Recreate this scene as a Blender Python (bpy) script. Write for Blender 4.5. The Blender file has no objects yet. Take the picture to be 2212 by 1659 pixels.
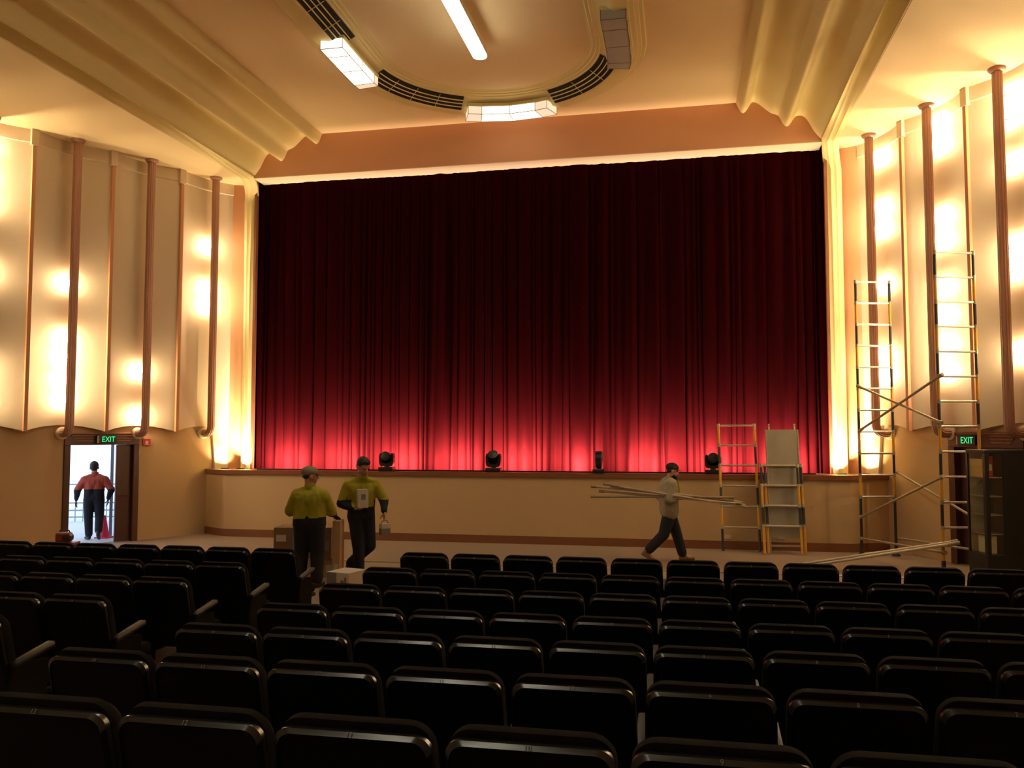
import bpy, bmesh, math, random
from mathutils import Vector, Matrix, noise
from mathutils.geometry import tessellate_polygon
random.seed(7)
S = bpy.context.scene
COL = S.collection
PI = math.pi

# ------------------------------------------------------------------ camera, world, exposure
cd = bpy.data.cameras.new('camera'); cam = bpy.data.objects.new('camera', cd); COL.objects.link(cam)
cam.location = (0, 0, 2.35)
F_PX = 1820.0
cd.sensor_fit = 'HORIZONTAL'; cd.sensor_width = 36.0; cd.lens = 36.0 * F_PX / 2212.0
cd.clip_start = 0.05; cd.clip_end = 200
YAW = math.atan(364 / F_PX); PITCH = math.atan(108.5 / F_PX)
cam.rotation_euler = (PI / 2 + PITCH, 0, YAW)
S.camera = cam
S.view_settings.view_transform = 'Standard'; S.view_settings.look = 'None'
S.view_settings.gamma = 1.0; S.view_settings.exposure = 0.0
try: S.view_settings.use_curve_mapping = False
except Exception: pass
W = bpy.data.worlds.new('world'); S.world = W; W.use_nodes = True
bg = W.node_tree.nodes['Background']; bg.inputs[0].default_value = (0.55, 0.72, 1.0, 1); bg.inputs[1].default_value = 3.2

# light levels
BULB = 590.0; LANTERN = 2.0; TUBE = 30.0; FOOT = 5200.0; JAMB = 80.0
WARM = (1.0, 0.70, 0.40)

def area(name, loc, target, sx, sy, power, col, spread=180):
    l = bpy.data.lights.new(name, 'AREA'); l.shape = 'RECTANGLE'; l.size = sx; l.size_y = sy
    l.energy = power; l.color = col; l.spread = math.radians(spread)
    o = bpy.data.objects.new(name, l); COL.objects.link(o); o.location = loc
    o.rotation_euler = (Vector(target) - Vector(loc)).to_track_quat('-Z', 'X' if sy > sx * 3 else 'Y').to_euler()
    return o
# ------------------------------------------------------------------ materials
def mat(name, col, rough=0.6, metal=0.0, bump=0.0, scale=40.0, var=0.0, emis=None, estr=0.0, spec=0.5, sheen=0.0, trans=0.0, alpha=1.0, vscale=None):
    m = bpy.data.materials.new(name); m.use_nodes = True
    nt = m.node_tree; b = nt.nodes['Principled BSDF']
    b.inputs['Base Color'].default_value = (*col, 1); b.inputs['Roughness'].default_value = rough
    b.inputs['Metallic'].default_value = metal
    b.inputs['Specular IOR Level'].default_value = spec
    if sheen: b.inputs['Sheen Weight'].default_value = sheen
    if trans: b.inputs['Transmission Weight'].default_value = trans
    if alpha < 1: b.inputs['Alpha'].default_value = alpha
    if emis: b.inputs['Emission Color'].default_value = (*emis, 1); b.inputs['Emission Strength'].default_value = estr
    if bump or var:
        tc = nt.nodes.new('ShaderNodeTexCoord')
        no = nt.nodes.new('ShaderNodeTexNoise'); no.inputs['Scale'].default_value = scale; no.inputs['Detail'].default_value = 4
        if vscale:
            mp = nt.nodes.new('ShaderNodeMapping'); mp.inputs['Scale'].default_value = vscale
            nt.links.new(tc.outputs['Object'], mp.inputs[0]); nt.links.new(mp.outputs[0], no.inputs['Vector'])
        else: nt.links.new(tc.outputs['Object'], no.inputs['Vector'])
        if bump:
            bp = nt.nodes.new('ShaderNodeBump'); bp.inputs['Strength'].default_value = bump; bp.inputs['Distance'].default_value = 0.01
            nt.links.new(no.outputs['Fac'], bp.inputs['Height']); nt.links.new(bp.outputs[0], b.inputs['Normal'])
        if var:
            mx = nt.nodes.new('ShaderNodeMix'); mx.data_type = 'RGBA'
            mx.inputs['A'].default_value = (*[c * (1 - var) for c in col], 1); mx.inputs['B'].default_value = (*[min(1, c * (1 + var)) for c in col], 1)
            nt.links.new(no.outputs['Fac'], mx.inputs['Factor']); nt.links.new(mx.outputs['Result'], b.inputs['Base Color'])
    return m
M = {}
M['cream'] = mat('cream_plaster', (0.68, 0.57, 0.41), 0.75, bump=0.06, scale=60, var=0.04)
M['ceil'] = mat('ceiling_plaster', (0.82, 0.66, 0.38), 0.8, bump=0.05, scale=30, var=0.03)
M['moulding'] = mat('cove_plaster', (0.72, 0.61, 0.29), 0.7, bump=0.04, scale=50)
M['terra'] = mat('terracotta_paint', (0.62, 0.31, 0.16), 0.75, bump=0.05, scale=60, var=0.05)
M['pinkpipe'] = mat('dusty_pink_paint', (0.42, 0.22, 0.16), 0.45, var=0.05, scale=10)
M['lowwall'] = mat('buff_plaster', (0.52, 0.35, 0.18), 0.8, bump=0.1, scale=70, var=0.08)
M['wood'] = mat('stained_timber', (0.20, 0.075, 0.03), 0.4, var=0.25, scale=12, vscale=(2, 2, 14))
M['darkwood'] = mat('dark_timber', (0.075, 0.025, 0.014), 0.35, var=0.25, scale=12)
M['carpet'] = mat('brown_carpet', (0.26, 0.19, 0.14), 0.95, bump=0.4, scale=220, var=0.18)
M['stagefloor'] = mat('stage_boards', (0.20, 0.12, 0.07), 0.5, var=0.2, scale=8)
M['velvet'] = mat('red_velvet', (0.0105, 0.0008, 0.0012), 0.9, sheen=0.0, spec=0.0, var=0.2, scale=30, vscale=(20, 20, 1))
M['black'] = mat('black_plastic', (0.012, 0.012, 0.013), 0.35)
M['seatshell'] = mat('seat_shell_plastic', (0.004, 0.004, 0.005), 0.5, spec=0.12)
M['lip'] = mat('seat_lip_plastic', (0.025, 0.025, 0.024), 0.25, spec=0.8)
M['fabric'] = mat('seat_fabric', (0.006, 0.004, 0.003), 0.95, bump=0.3, scale=300, var=0.3, spec=0.15)
M['armpad'] = mat('armrest_timber', (0.009, 0.006, 0.005), 0.5, var=0.2, scale=20)
M['number'] = mat('number_paint', (0.22, 0.22, 0.2), 0.5)
M['bulb'] = mat('lamp_glass', (1, 1, 1), 0.4, emis=(1.0, 0.75, 0.43), estr=BULB)
M['lit'] = mat('lit_opal_glass', (0.8, 0.75, 0.65), 0.4, emis=(1.0, 0.86, 0.62), estr=LANTERN)
M['litdim'] = mat('lit_opal_glass_edge', (0.8, 0.75, 0.65), 0.4, emis=(1.0, 0.80, 0.58), estr=0.75)
M['unlit'] = mat('unlit_opal_glass', (0.42, 0.42, 0.42), 0.35)
M['tube'] = mat('strip_diffuser', (0.9, 0.9, 0.85), 0.4, emis=(1.0, 0.93, 0.70), estr=TUBE)
M['brass'] = mat('lantern_frame', (0.22, 0.15, 0.09), 0.4, metal=0.4)
M['dark'] = mat('vent_void', (0.01, 0.007, 0.005), 0.9)
M['yellowfg'] = mat('yellow_fibreglass', (0.62, 0.30, 0.02), 0.4, var=0.1, scale=20)
M['blackfg'] = mat('black_sleeve', (0.02, 0.018, 0.016), 0.5)
M['alu'] = mat('aluminium_tube', (0.55, 0.50, 0.43), 0.35, metal=0.7, var=0.15, scale=30)
M['oldalu'] = mat('weathered_tube', (0.35, 0.29, 0.20), 0.5, metal=0.4, var=0.3, scale=25)
M['board'] = mat('grey_plywood', (0.28, 0.24, 0.18), 0.7, bump=0.2, scale=60, var=0.12)
M['skin'] = mat('skin', (0.50, 0.26, 0.17), 0.55)
M['hair'] = mat('black_hair', (0.012, 0.010, 0.009), 0.6, bump=0.6, scale=120)
M['hivis'] = mat('yellow_hivis_cloth', (0.36, 0.32, 0.015), 0.85, bump=0.8, scale=9)
M['orange'] = mat('orange_hivis_cloth', (0.42, 0.07, 0.04), 0.85, bump=0.8, scale=9)
M['navy'] = mat('navy_cloth', (0.008, 0.009, 0.016), 0.9, bump=0.6, scale=10)
M['grey'] = mat('grey_jacket_cloth', (0.30, 0.27, 0.19), 0.9, bump=0.8, scale=9)
M['khaki'] = mat('khaki_cap_cloth', (0.27, 0.23, 0.16), 0.9)
M['blackcloth'] = mat('black_cloth', (0.012, 0.011, 0.012), 0.9)
M['boot'] = mat('tan_boot_leather', (0.22, 0.12, 0.04), 0.6)
M['blackboot'] = mat('dark_boot_leather', (0.02, 0.015, 0.012), 0.6)
M['eye'] = mat('eye', (0.02, 0.015, 0.01), 0.2)
M['lips'] = mat('lips', (0.33, 0.12, 0.09), 0.5)
M['glove'] = mat('dark_glove', (0.05, 0.025, 0.02), 0.8)
M['card'] = mat('brown_cardboard', (0.22, 0.13, 0.07), 0.8, var=0.08, scale=15)
M['tan'] = mat('tan_cardboard', (0.50, 0.30, 0.15), 0.8, var=0.06, scale=15)
M['white'] = mat('white_card', (0.62, 0.55, 0.45), 0.7)
M['greyprint'] = mat('grey_print', (0.22, 0.22, 0.20), 0.7)
M['green'] = mat('exit_letters', (0.0, 0.3, 0.1), 0.5, emis=(0.02, 0.85, 0.25), estr=1.3)
M['signblack'] = mat('sign_face', (0.012, 0.014, 0.012), 0.4)
M['red'] = mat('red_plastic', (0.55, 0.02, 0.03), 0.4)
M['redcase'] = mat('dark_red_plastic', (0.16, 0.02, 0.02), 0.4)
M['pink'] = mat('fluorescent_pink', (0.9, 0.03, 0.12), 0.5)
M['outwall'] = mat('pale_outdoor_concrete', (0.6, 0.62, 0.65), 0.9, var=0.1, scale=4)
M['bluegrey'] = mat('blue_grey_paint', (0.16, 0.20, 0.32), 0.5)
M['rail'] = mat('galvanised_rail', (0.30, 0.38, 0.42), 0.5)
M['shelfback'] = mat('cabinet_liner', (0.75, 0.64, 0.42), 0.7)
M['yellowcard'] = mat('yellow_carton', (0.75, 0.50, 0.16), 0.6)
def glassmat():
    m = bpy.data.materials.new('cabinet_glass'); m.use_nodes = True; nt = m.node_tree
    nt.nodes.clear(); o = nt.nodes.new('ShaderNodeOutputMaterial'); mx = nt.nodes.new('ShaderNodeMixShader')
    t = nt.nodes.new('ShaderNodeBsdfTransparent'); g = nt.nodes.new('ShaderNodeBsdfGlossy')
    t.inputs[0].default_value = (0.94, 0.95, 0.92, 1); g.inputs['Roughness'].default_value = 0.05
    mx.inputs[0].default_value = 0.07
    nt.links.new(t.outputs[0], mx.inputs[1]); nt.links.new(g.outputs[0], mx.inputs[2]); nt.links.new(mx.outputs[0], o.inputs[0])
    return m
M['glass'] = glassmat()

# ------------------------------------------------------------------ helpers
def finish(name, bm, m, parent=None, smooth=False, loc=None, ang=40):
    me = bpy.data.meshes.new(name); bmesh.ops.recalc_face_normals(bm, faces=bm.faces)
    bm.to_mesh(me); bm.free()
    for mm in (m if isinstance(m, (list, tuple)) else [m]): me.materials.append(mm)
    if smooth:
        for p in me.polygons: p.use_smooth = True
        try: me.set_sharp_from_angle(angle=math.radians(ang))
        except Exception: pass
    o = bpy.data.objects.new(name, me); COL.objects.link(o)
    if parent: o.parent = parent
    if loc: o.location = loc
    return o
def thing(name, label, cat, loc=(0, 0, 0), rz=0.0, group=None):
    o = bpy.data.objects.new(name, None); COL.objects.link(o); o.location = loc; o.rotation_euler = (0, 0, rz)
    o.empty_display_size = 0.1
    o['label'] = label; o['category'] = cat
    if group: o['group'] = group
    return o
def tag(o, label, cat, group=None):
    o['label'] = label; o['category'] = cat
    if group: o['group'] = group
    return o
def struct(o): o['kind'] = 'structure'; return o
def box(bm, x0, x1, y0, y1, z0, z1, bev=0.0, mi=0, Mx=None):
    r = bmesh.ops.create_cube(bm, size=1.0)
    vs = r['verts']
    for v in vs: v.co = Vector(((x0 + x1) / 2 + v.co.x * (x1 - x0), (y0 + y1) / 2 + v.co.y * (y1 - y0), (z0 + z1) / 2 + v.co.z * (z1 - z0)))
    fs = set(f for v in vs for f in v.link_faces)
    for f in fs: f.material_index = mi
    if Mx is not None:
        for v in vs: v.co = Mx @ v.co
    if bev > 0:
        es = list(set(e for v in vs for e in v.link_edges))
        bmesh.ops.bevel(bm, geom=es, offset=bev, segments=2, affect='EDGES', profile=0.5)
def tube(bm, p0, p1, r0, r1=None, n=12, caps=True, mi=0):
    p0 = Vector(p0); p1 = Vector(p1); r1 = r0 if r1 is None else r1
    d = p1 - p0
    if d.length < 1e-6: return
    q = d.to_track_quat('Z', 'Y').to_matrix()
    A = []; B = []
    for i in range(n):
        a = 2 * PI * i / n; u = q @ Vector((math.cos(a), math.sin(a), 0))
        A.append(bm.verts.new(p0 + u * r0)); B.append(bm.verts.new(p1 + u * r1))
    for i in range(n):
        f = bm.faces.new((A[i], A[(i + 1) % n], B[(i + 1) % n], B[i])); f.material_index = mi
    if caps:
        bm.faces.new(A[::-1]).material_index = mi; bm.faces.new(B).material_index = mi
def sweep(bm, pts, prof, up=(0, 0, 1), closed_prof=True, scale=None):
    """sweep a closed profile (list of (u,v)) along pts. u = side axis, v = other axis"""
    rings = []; up = Vector(up); pts = [Vector(p) for p in pts]
    for i, p in enumerate(pts):
        t = (pts[min(i + 1, len(pts) - 1)] - pts[max(i - 1, 0)]).normalized()
        side = t.cross(up)
        if side.length < 1e-3: side = t.cross(Vector((1, 0, 0)))
        side.normalize(); v = side.cross(t).normalized()
        rings.append([bm.verts.new(p + side * a + v * b) for a, b in prof])
    n = len(prof)
    for A, B in zip(rings, rings[1:]):
        for j in range(n if closed_prof else n - 1):
            bm.faces.new((A[j], A[(j + 1) % n], B[(j + 1) % n], B[j]))
    if closed_prof:
        bm.faces.new(rings[0][::-1]); bm.faces.new(rings[-1])
def lathe(bm, prof, n=24, c=(0, 0, 0), Mx=None):
    c = Vector(c); rings = []
    for r, z in prof:
        ring = []
        for i in range(n):
            a = 2 * PI * i / n; v = Vector((r * math.cos(a), r * math.sin(a), z))
            if Mx is not None: v = Mx @ v
            ring.append(bm.verts.new(c + v))
        rings.append(ring)
    for A, B in zip(rings, rings[1:]):
        for i in range(n): bm.faces.new((A[i], A[(i + 1) % n], B[(i + 1) % n], B[i]))
    bm.faces.new(rings[0][::-1]); bm.faces.new(rings[-1])
def prism(bm, poly, z0, z1, mi=0):
    A = [bm.verts.new((x, y, z0)) for x, y in poly]; B = [bm.verts.new((x, y, z1)) for x, y in poly]
    n = len(poly)
    for i in range(n): bm.faces.new((A[i], A[(i + 1) % n], B[(i + 1) % n], B[i])).material_index = mi
    bm.faces.new(A[::-1]).material_index = mi; bm.faces.new(B).material_index = mi
TEXTS = {}
def text_mesh(s, size, m, extrude=0.001, key=None):
    k = (s, size, m.name)
    if k in TEXTS: return TEXTS[k]
    cu = bpy.data.curves.new('lettering', 'FONT'); cu.body = s; cu.size = size; cu.extrude = extrude
    cu.align_x = 'CENTER'; cu.align_y = 'CENTER'
    o = bpy.data.objects.new('lettering', cu); COL.objects.link(o)
    dg = bpy.context.evaluated_depsgraph_get()
    me = bpy.data.meshes.new_from_object(o.evaluated_get(dg)); me.name = 'lettering'
    bpy.data.objects.remove(o); bpy.data.curves.remove(cu)
    me.materials.clear(); me.materials.append(m)
    TEXTS[k] = me
    return me
def text(name, s, size, m, loc, rot, parent, sx=1.0, bold=0.0):
    o = bpy.data.objects.new(name, text_mesh(s, size, m)); COL.objects.link(o)
    o.parent = parent; o.location = loc; o.rotation_euler = rot; o.scale = (sx, 1, 1)
    return o

# ------------------------------------------------------------------ hall geometry
XC = -3.5
PA, PY = 7.36, 18.11                       # first wall-lamp pipe, measured from the centre line
DX, DY = 0.4386, -0.8987                   # along the splayed side wall, away from the stage
NX, NY = 0.8987, 0.4386                    # outward through the side wall
SP = 1.63                                  # spacing of the wall flutes
def wall(side, s, n, z):
    a = PA + s * DX + n * NX; y = PY + s * DY + n * NY
    return Vector((XC + side * a, y, z))
SIDEZ = 8.5; CEILZ = 9.45

def floor_z(y):
    P = [(-8, 1.45), (-2, 1.0), (0.5, 0.76), (1.43, 0.66), (2.43, 0.58), (3.42, 0.46), (4.41, 0.36), (5.36, 0.29), (6.37, 0.25), (7.31, 0.235), (8.36, 0.225), (10.5, 0.20), (12.5, 0.17), (14.55, 0.05), (14.75, 0.0), (30, 0.0)]
    for (a, za), (b, zb) in zip(P, P[1:]):
        if y <= b: return za + (zb - za) * max(0, (y - a)) / (b - a)
    return 0.0
# floor
bm = bmesh.new()
ys = [-8, -5, -2, -1, 0, 0.5, 1, 1.43, 2, 2.43, 3, 3.42, 4, 4.41, 5, 5.36, 6, 6.37, 7, 7.31, 8, 8.36, 9, 10, 10.5, 11.5, 12.5, 13.5, 14.55, 14.75, 16, 17, 18, 19, 20]
def wall_a(y, n):                           # half width of the hall at y for a plane n outside the pipe line
    if y < 8.0: y = 8.0
    s = (y - PY - n * NY) / DY
    return PA + s * DX + n * NX
prev = None
for y in ys:
    a = wall_a(y, 0.6); row = [bm.verts.new((XC + a * t, y, floor_z(y))) for t in (-1, -.5, 0, .5, 1)]
    if prev:
        for i in range(4): bm.faces.new((prev[i], prev[i + 1], row[i + 1], row[i]))
    prev = row
struct(finish('floor', bm, M['carpet'], smooth=True))
bm = bmesh.new()
box(bm, XC - 8.2, XC + 9.0, 14.53, 14.60, 0.045, 0.075, 0.006)
struct(finish('trim_1', bm, M['alu']))

# side walls: fluted upper panels, plain lower wall with the exit opening
def fl_n(s):
    u = (s + SP / 2) % SP / SP - 0.5
    return 0.30 - 0.18 * (2 * abs(u)) ** 2
DOOR_S0, DOOR_S1, DOOR_H = 1.60, 3.17, 2.30
def build_wall(side):
    bm = bmesh.new()
    s0, s1 = -0.62, SP * 5 + 0.815
    N = 16 * 6; prev = None
    for i in range(N + 1):
        s = s0 + (s1 - s0) * i / N; n = fl_n(s)
        u = (s + SP / 2) % SP / SP - 0.5
        zb = 2.41 + 0.13 * (1 - (2 * abs(u)) ** 2)
        if i == N: n = 0.12; zb = 2.41
        if s < -0.24: zb = 1.45
        pts = [wall(side, s, 0.355, zb), wall(side, s, n, zb), wall(side, s, n, 8.22), wall(side, s, n - 0.02, 8.24), wall(side, s, n - 0.02, 8.56), wall(side, s, 0.6, 8.56)]
        row = [bm.verts.new(p) for p in pts]
        if prev:
            for k in range(5):
                f = bm.faces.new((prev[k], prev[k + 1], row[k + 1], row[k])); f.smooth = True
        prev = row
    # lower wall blocks
    def blk(sa, sb, za, zb, n0=0.35, n1=0.65, mi=1):
        P = [wall(side, s, n, z) for z in (za, zb) for s, n in ((sa, n0), (sb, n0), (sb, n1), (sa, n1))]
        v = [bm.verts.new(p) for p in P]
        for q in ((0, 1, 2, 3), (4, 5, 6, 7), (0, 1, 5, 4), (1, 2, 6, 5), (2, 3, 7, 6), (3, 0, 4, 7)): bm.faces.new([v[i] for i in q]).material_index = mi
    blk(-1.0, DOOR_S0, -0.3, 2.75); blk(DOOR_S1, s1 + 0.2, -0.3, 2.75); blk(DOOR_S0, DOOR_S1, DOOR_H, 2.75)
    blk(-1.0, s1 + 0.2, 2.75, 9.0, 0.45, 0.65, 0)
    # plain rear part of the side wall
    e = wall(side, s1, 0.1, 0); x = e.x
    blkx = (x, x + side * 0.4)
    box(bm, min(blkx), max(blkx), -8.2, e.y + 0.15, -0.3, 9.0, mi=0)
    o = struct(finish('wall_left' if side < 0 else 'wall_right', bm, [M['cream'], M['lowwall']], smooth=False))
    for p in o.data.polygons: p.use_smooth = False
    return o
for side in (-1, 1):
    o = build_wall(side)
    me = o.data
    for p in me.polygons:
        if p.material_index == 0 and p.area < 1.0: p.use_smooth = True
    try: me.set_sharp_from_angle(angle=math.radians(30))
    except Exception: pass
# terracotta fins with cream blocks above
k = 2
for side in (-1, 1):
    for i in range(5):
        bm = bmesh.new()
        s = SP / 2 + SP * i
        def fb(sa, sb, n0, n1, za, zb, mi):
            P = [wall(side, a, n, z) for z in (za, zb) for a, n in ((sa, n0), (sb, n0), (sb, n1), (sa, n1))]
            v = [bm.verts.new(p) for p in P]
            for q in ((3, 2, 1, 0), (4, 5, 6, 7), (0, 1, 5, 4), (1, 2, 6, 5), (2, 3, 7, 6), (3, 0, 4, 7)): bm.faces.new([v[j] for j in q]).material_index = mi
        fb(s - 0.035, s + 0.035, 0.075, 0.20, 2.41, 8.17, 0)
        fb(s - 0.07, s + 0.07, 0.06, 0.20, 8.17, 8.50, 1)
        struct(finish('trim_%d' % k, bm, [M['terra'], M['cream']])); k += 1

# rear wall
bm = bmesh.new(); a = wall(1, SP * 5 + .815, 0.5, 0).x - XC
box(bm, XC - a - 0.3, XC + a + 0.3, -8.4, -8.0, -0.3, 9.8)
struct(finish('wall_rear', bm, M['lowwall']))
# outer end piece between the fluted wall and the proscenium, terracotta
for side, nm in ((-1, 'wall_stage_left'), (1, 'wall_stage_right')):
    bm = bmesh.new()
    p0 = wall(side, -0.61, 0.20, 0); 
    pl = [(p0.x, p0.y), (XC + side * 6.70, 18.98), (XC + side * 6.70, 19.3), (p0.x + side * 0.5, 19.6), (p0.x + side * 0.4, p0.y - 0.2)]
    prism(bm, pl, 1.40, 9.0)
    struct(finish(nm, bm, M['terra']))

# ceilings
def cove_profile():
    P = [(4.74, 9.45), (4.79, 9.33), (4.83, 9.25), (4.88, 9.215), (4.93, 9.235), (4.98, 9.30), (5.06, 9.42), (5.12, 9.435), (5.22, 9.38), (5.34, 9.27), (5.46, 9.17), (5.56, 9.13), (5.62, 9.09), (5.66, 9.00), (5.71, 8.91), (5.77, 8.86), (5.83, 8.89), (5.90, 8.99), (5.96, 9.06), (6.05, 9.075), (6.14, 9.03), (6.22, 8.92), (6.30, 8.76), (6.38, 8.64), (6.46, 8.55)]
    out = []
    for i in range(len(P) - 1):
        p0, p1, p2, p3 = P[max(i - 1, 0)], P[i], P[i + 1], P[min(i + 2, len(P) - 1)]
        for j in range(4):
            t = j / 4
            out.append(tuple(0.5 * (2 * b + (c - a) * t + (2 * a - 5 * b + 4 * c - d) * t * t + (3 * b - a - 3 * c + d) * t ** 3) for a, b, c, d in zip(p0, p1, p2, p3)))
    return out + [P[-1]]
RC_Y = 14.95; R_OUT = 2.95; R_IN = 2.00; RC_Y2 = 6.0
def stadium(r, n=32):
    pts = []
    for i in range(n + 1):
        t = PI * i / n; pts.append((XC + r * math.cos(t), RC_Y + r * math.sin(t)))
    for i in range(n + 1):
        t = PI + PI * i / n; pts.append((XC + r * math.cos(t), RC_Y2 + r * math.sin(t)))
    return pts
bm = bmesh.new()
outer = [(XC - 4.74, -8.2), (XC + 4.74, -8.2), (XC + 4.74, 18.32), (XC - 4.74, 18.32)]
inner = stadium(R_OUT)
polys = [[Vector((x, y, 0)) for x, y in outer], [Vector((x, y, 0)) for x, y in inner[::-1]]]
allp = polys[0] + polys[1]
vs = [bm.verts.new((p.x, p.y, CEILZ)) for p in allp]
for t in tessellate_polygon(polys):
    try: bm.faces.new([vs[i] for i in t])
    except Exception: pass
inn = stadium(1.92); vi = [bm.verts.new((x, y, 9.57)) for x, y in inn]
bm.faces.new(vi)
# longitudinal coves
for side in (-1, 1):
    pr = cove_profile(); prev = None
    for y in (-8.2, 18.32):
        row = [bm.verts.new((XC + side * a, y, z)) for a, z in pr]
        if prev:
            for i in range(len(row) - 1): bm.faces.new((prev[i], prev[i + 1], row[i + 1], row[i])).smooth = True
        prev = row
    # flat side ceiling
    P = [wall(side, -0.9, 0.55, SIDEZ), wall(side, SP * 5 + 1.0, 0.55, SIDEZ)]
    pl = [(XC + side * 6.77, -8.2), (P[1].x + side * 0.2, -8.2), (P[1].x + side * 0.2, P[1].y), (P[1].x, P[1].y), (P[0].x, P[0].y), (XC + side * 6.77, P[0].y)]
    v = [bm.verts.new((x, y, SIDEZ)) for x, y in pl]; bm.faces.new(v)
o = struct(finish('ceiling', bm, M['ceil'], smooth=True, ang=25))
o.data.materials.append(M['moulding'])
for p in o.data.polygons:
    if p.center.z < 9.44 and p.center.z > 8.52 and abs(p.center.x - XC) < 6.46: p.material_index = 1
# roof slab, keeps the sky out
bm = bmesh.new(); box(bm, -20, 13, -9, 24, 9.8, 10.0); struct(finish('ceiling_slab', bm, M['lowwall']))

# outer cove beam that turns down into the proscenium jamb
def beam_prof():
    pts = []
    for i in range(13):                       # lower convex face with two shallow ribs
        t = i / 12; u = -0.17 + 0.34 * t
        v = -0.055 * math.sin(PI * t) ** 0.7 - (0.018 if i in (4, 8) else 0.0)
        pts.append((u, v))
    return pts + [(0.17, 0.14), (-0.17, 0.14)]
def groove(t):
    P = [(0, 0.05), (0.17, 0.27), (0.25, 0.32), (0.42, 0.33), (0.5, 0.30), (0.92, 0.03), (1.0, -0.01)]
    for (a, va), (b, vb) in zip(P, P[1:]):
        if t <= b: return va + (vb - va) * (t - a) / (b - a)
    return -0.01
for side, nm in ((-1, 'trim_12'), (1, 'trim_13')):
    bm = bmesh.new(); path = []
    ysb = [-8.2, 0, 8, 12] + [12.5 + 0.5 * q for q in range(12)]
    for y in ysb: path.append((XC + side * 6.62, y, 8.50))
    R = 0.50; cx_, cz_ = 18.17, 8.50 - R
    for i in range(13):
        t = PI / 2 * i / 12; a = 6.62 + 0.13 * i / 12
        path.append((XC + side * a, cx_ + R * math.sin(t), cz_ + R * math.cos(t)))
    path.append((XC + side * 6.755, cx_ + R, 6)); path.append((XC + side * 6.755, cx_ + R, 1.45))
    # custom frames: side axis is always X
    rings = []; pr = beam_prof(); pts = [Vector(p) for p in path]
    for i, p in enumerate(pts):
        t = (pts[min(i + 1, len(pts) - 1)] - pts[max(i - 1, 0)]); t.x = 0; t.normalize()
        sx = Vector((1, 0, 0)); up = sx.cross(t).normalized()      # up: +z while running along y, +y once vertical
        wsc = 1.0
        k_ = min(1.0, max(0.0, (17.8 - p.y) / 5.0)) if i < len(ysb) else 0.0                       # the slope of the underside dies out round the bend
        rings.append([bm.verts.new(p + sx * (u * wsc) + up * (0.05 + 0.39 * k_ if v > 0.1 else v * (1 - k_) + k_ * groove(0.5 + side * u / 0.34)) + Vector((0, (side * u) * 0.35 if i > len(ysb) + 12 else 0, 0))) for j_, (u, v) in enumerate(pr)])
    n = len(pr)
    for A, B in zip(rings, rings[1:]):
        for j in range(n): bm.faces.new((A[j], A[(j + 1) % n], B[(j + 1) % n], B[j]))
    bm.faces.new(rings[0][::-1]); bm.faces.new(rings[-1])
    struct(finish(nm, bm, M['moulding'], smooth=True, ang=50))
    # thin brown edge beside the curtain
    bm = bmesh.new(); x = XC + side * 6.555
    box(bm, min(x, x + side * 0.06), max(x, x + side * 0.06), 18.60, 18.70, 1.45, 8.5)
    struct(finish('trim_%d' % (14 if side < 0 else 15), bm, M['wood']))

# header over the stage
bm = bmesh.new()
pr = cove_profile()
low = 8.49
top = [(XC - 6.70, 9.8), (XC + 6.70, 9.8)]
v0 = [(XC - 6.50, low), (XC + 6.50, low), (XC + 6.50, 9.75), (XC - 6.50, 9.75)]
A = [bm.verts.new((x, 18.30, z)) for x, z in v0]; B = [bm.verts.new((x, 18.34, z)) for x, z in v0]
bm.faces.new(A[::-1]); bm.faces.new(B)
for i in range(4): bm.faces.new((A[i], A[(i + 1) % 4], B[(i + 1) % 4], B[i]))
struct(finish('wall_header', bm, M['terra']))
bm = bmesh.new(); box(bm, XC - 6.495, XC + 6.495, 18.301, 18.95, 8.475, 8.60)
struct(finish('trim_16', bm, M['cream']))
# walls behind the header so no sky leaks in
bm = bmesh.new(); box(bm, XC - 9, XC + 9, 19.6, 19.9, -0.3, 9.9); struct(finish('wall_back', bm, M['darkwood']))

# ceiling ring moulding
bm = bmesh.new()
prof = [(2.99, 9.47), (2.96, 9.415), (2.90, 9.41), (2.89, 9.39), (2.83, 9.375), (2.82, 9.355), (2.74, 9.345), (2.73, 9.325), (2.62, 9.315), (2.53, 9.30), (2.50, 9.305), (2.44, 9.34), (2.36, 9.40), (2.26, 9.46), (2.17, 9.495), (2.14, 9.495), (2.13, 9.515), (2.07, 9.52), (2.06, 9.54), (2.00, 9.545), (1.98, 9.56), (1.90, 9.575)]
rings = []
for r, z in prof: rings.append([bm.verts.new((x, y, z)) for x, y in stadium(r, 48)])
for A, B in zip(rings, rings[1:]):
    n = len(A)
    for i in range(n): bm.faces.new((A[i], A[(i + 1) % n], B[(i + 1) % n], B[i]))
struct(finish('trim_17', bm, M['moulding'], smooth=True, ang=24))

def ring_pt(r, u):
    """u>0: arc angle (rad) measured from +x side round to -x; straight parts handled by separate y"""
    return XC + r * math.cos(u), RC_Y + r * math.sin(u)
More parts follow.
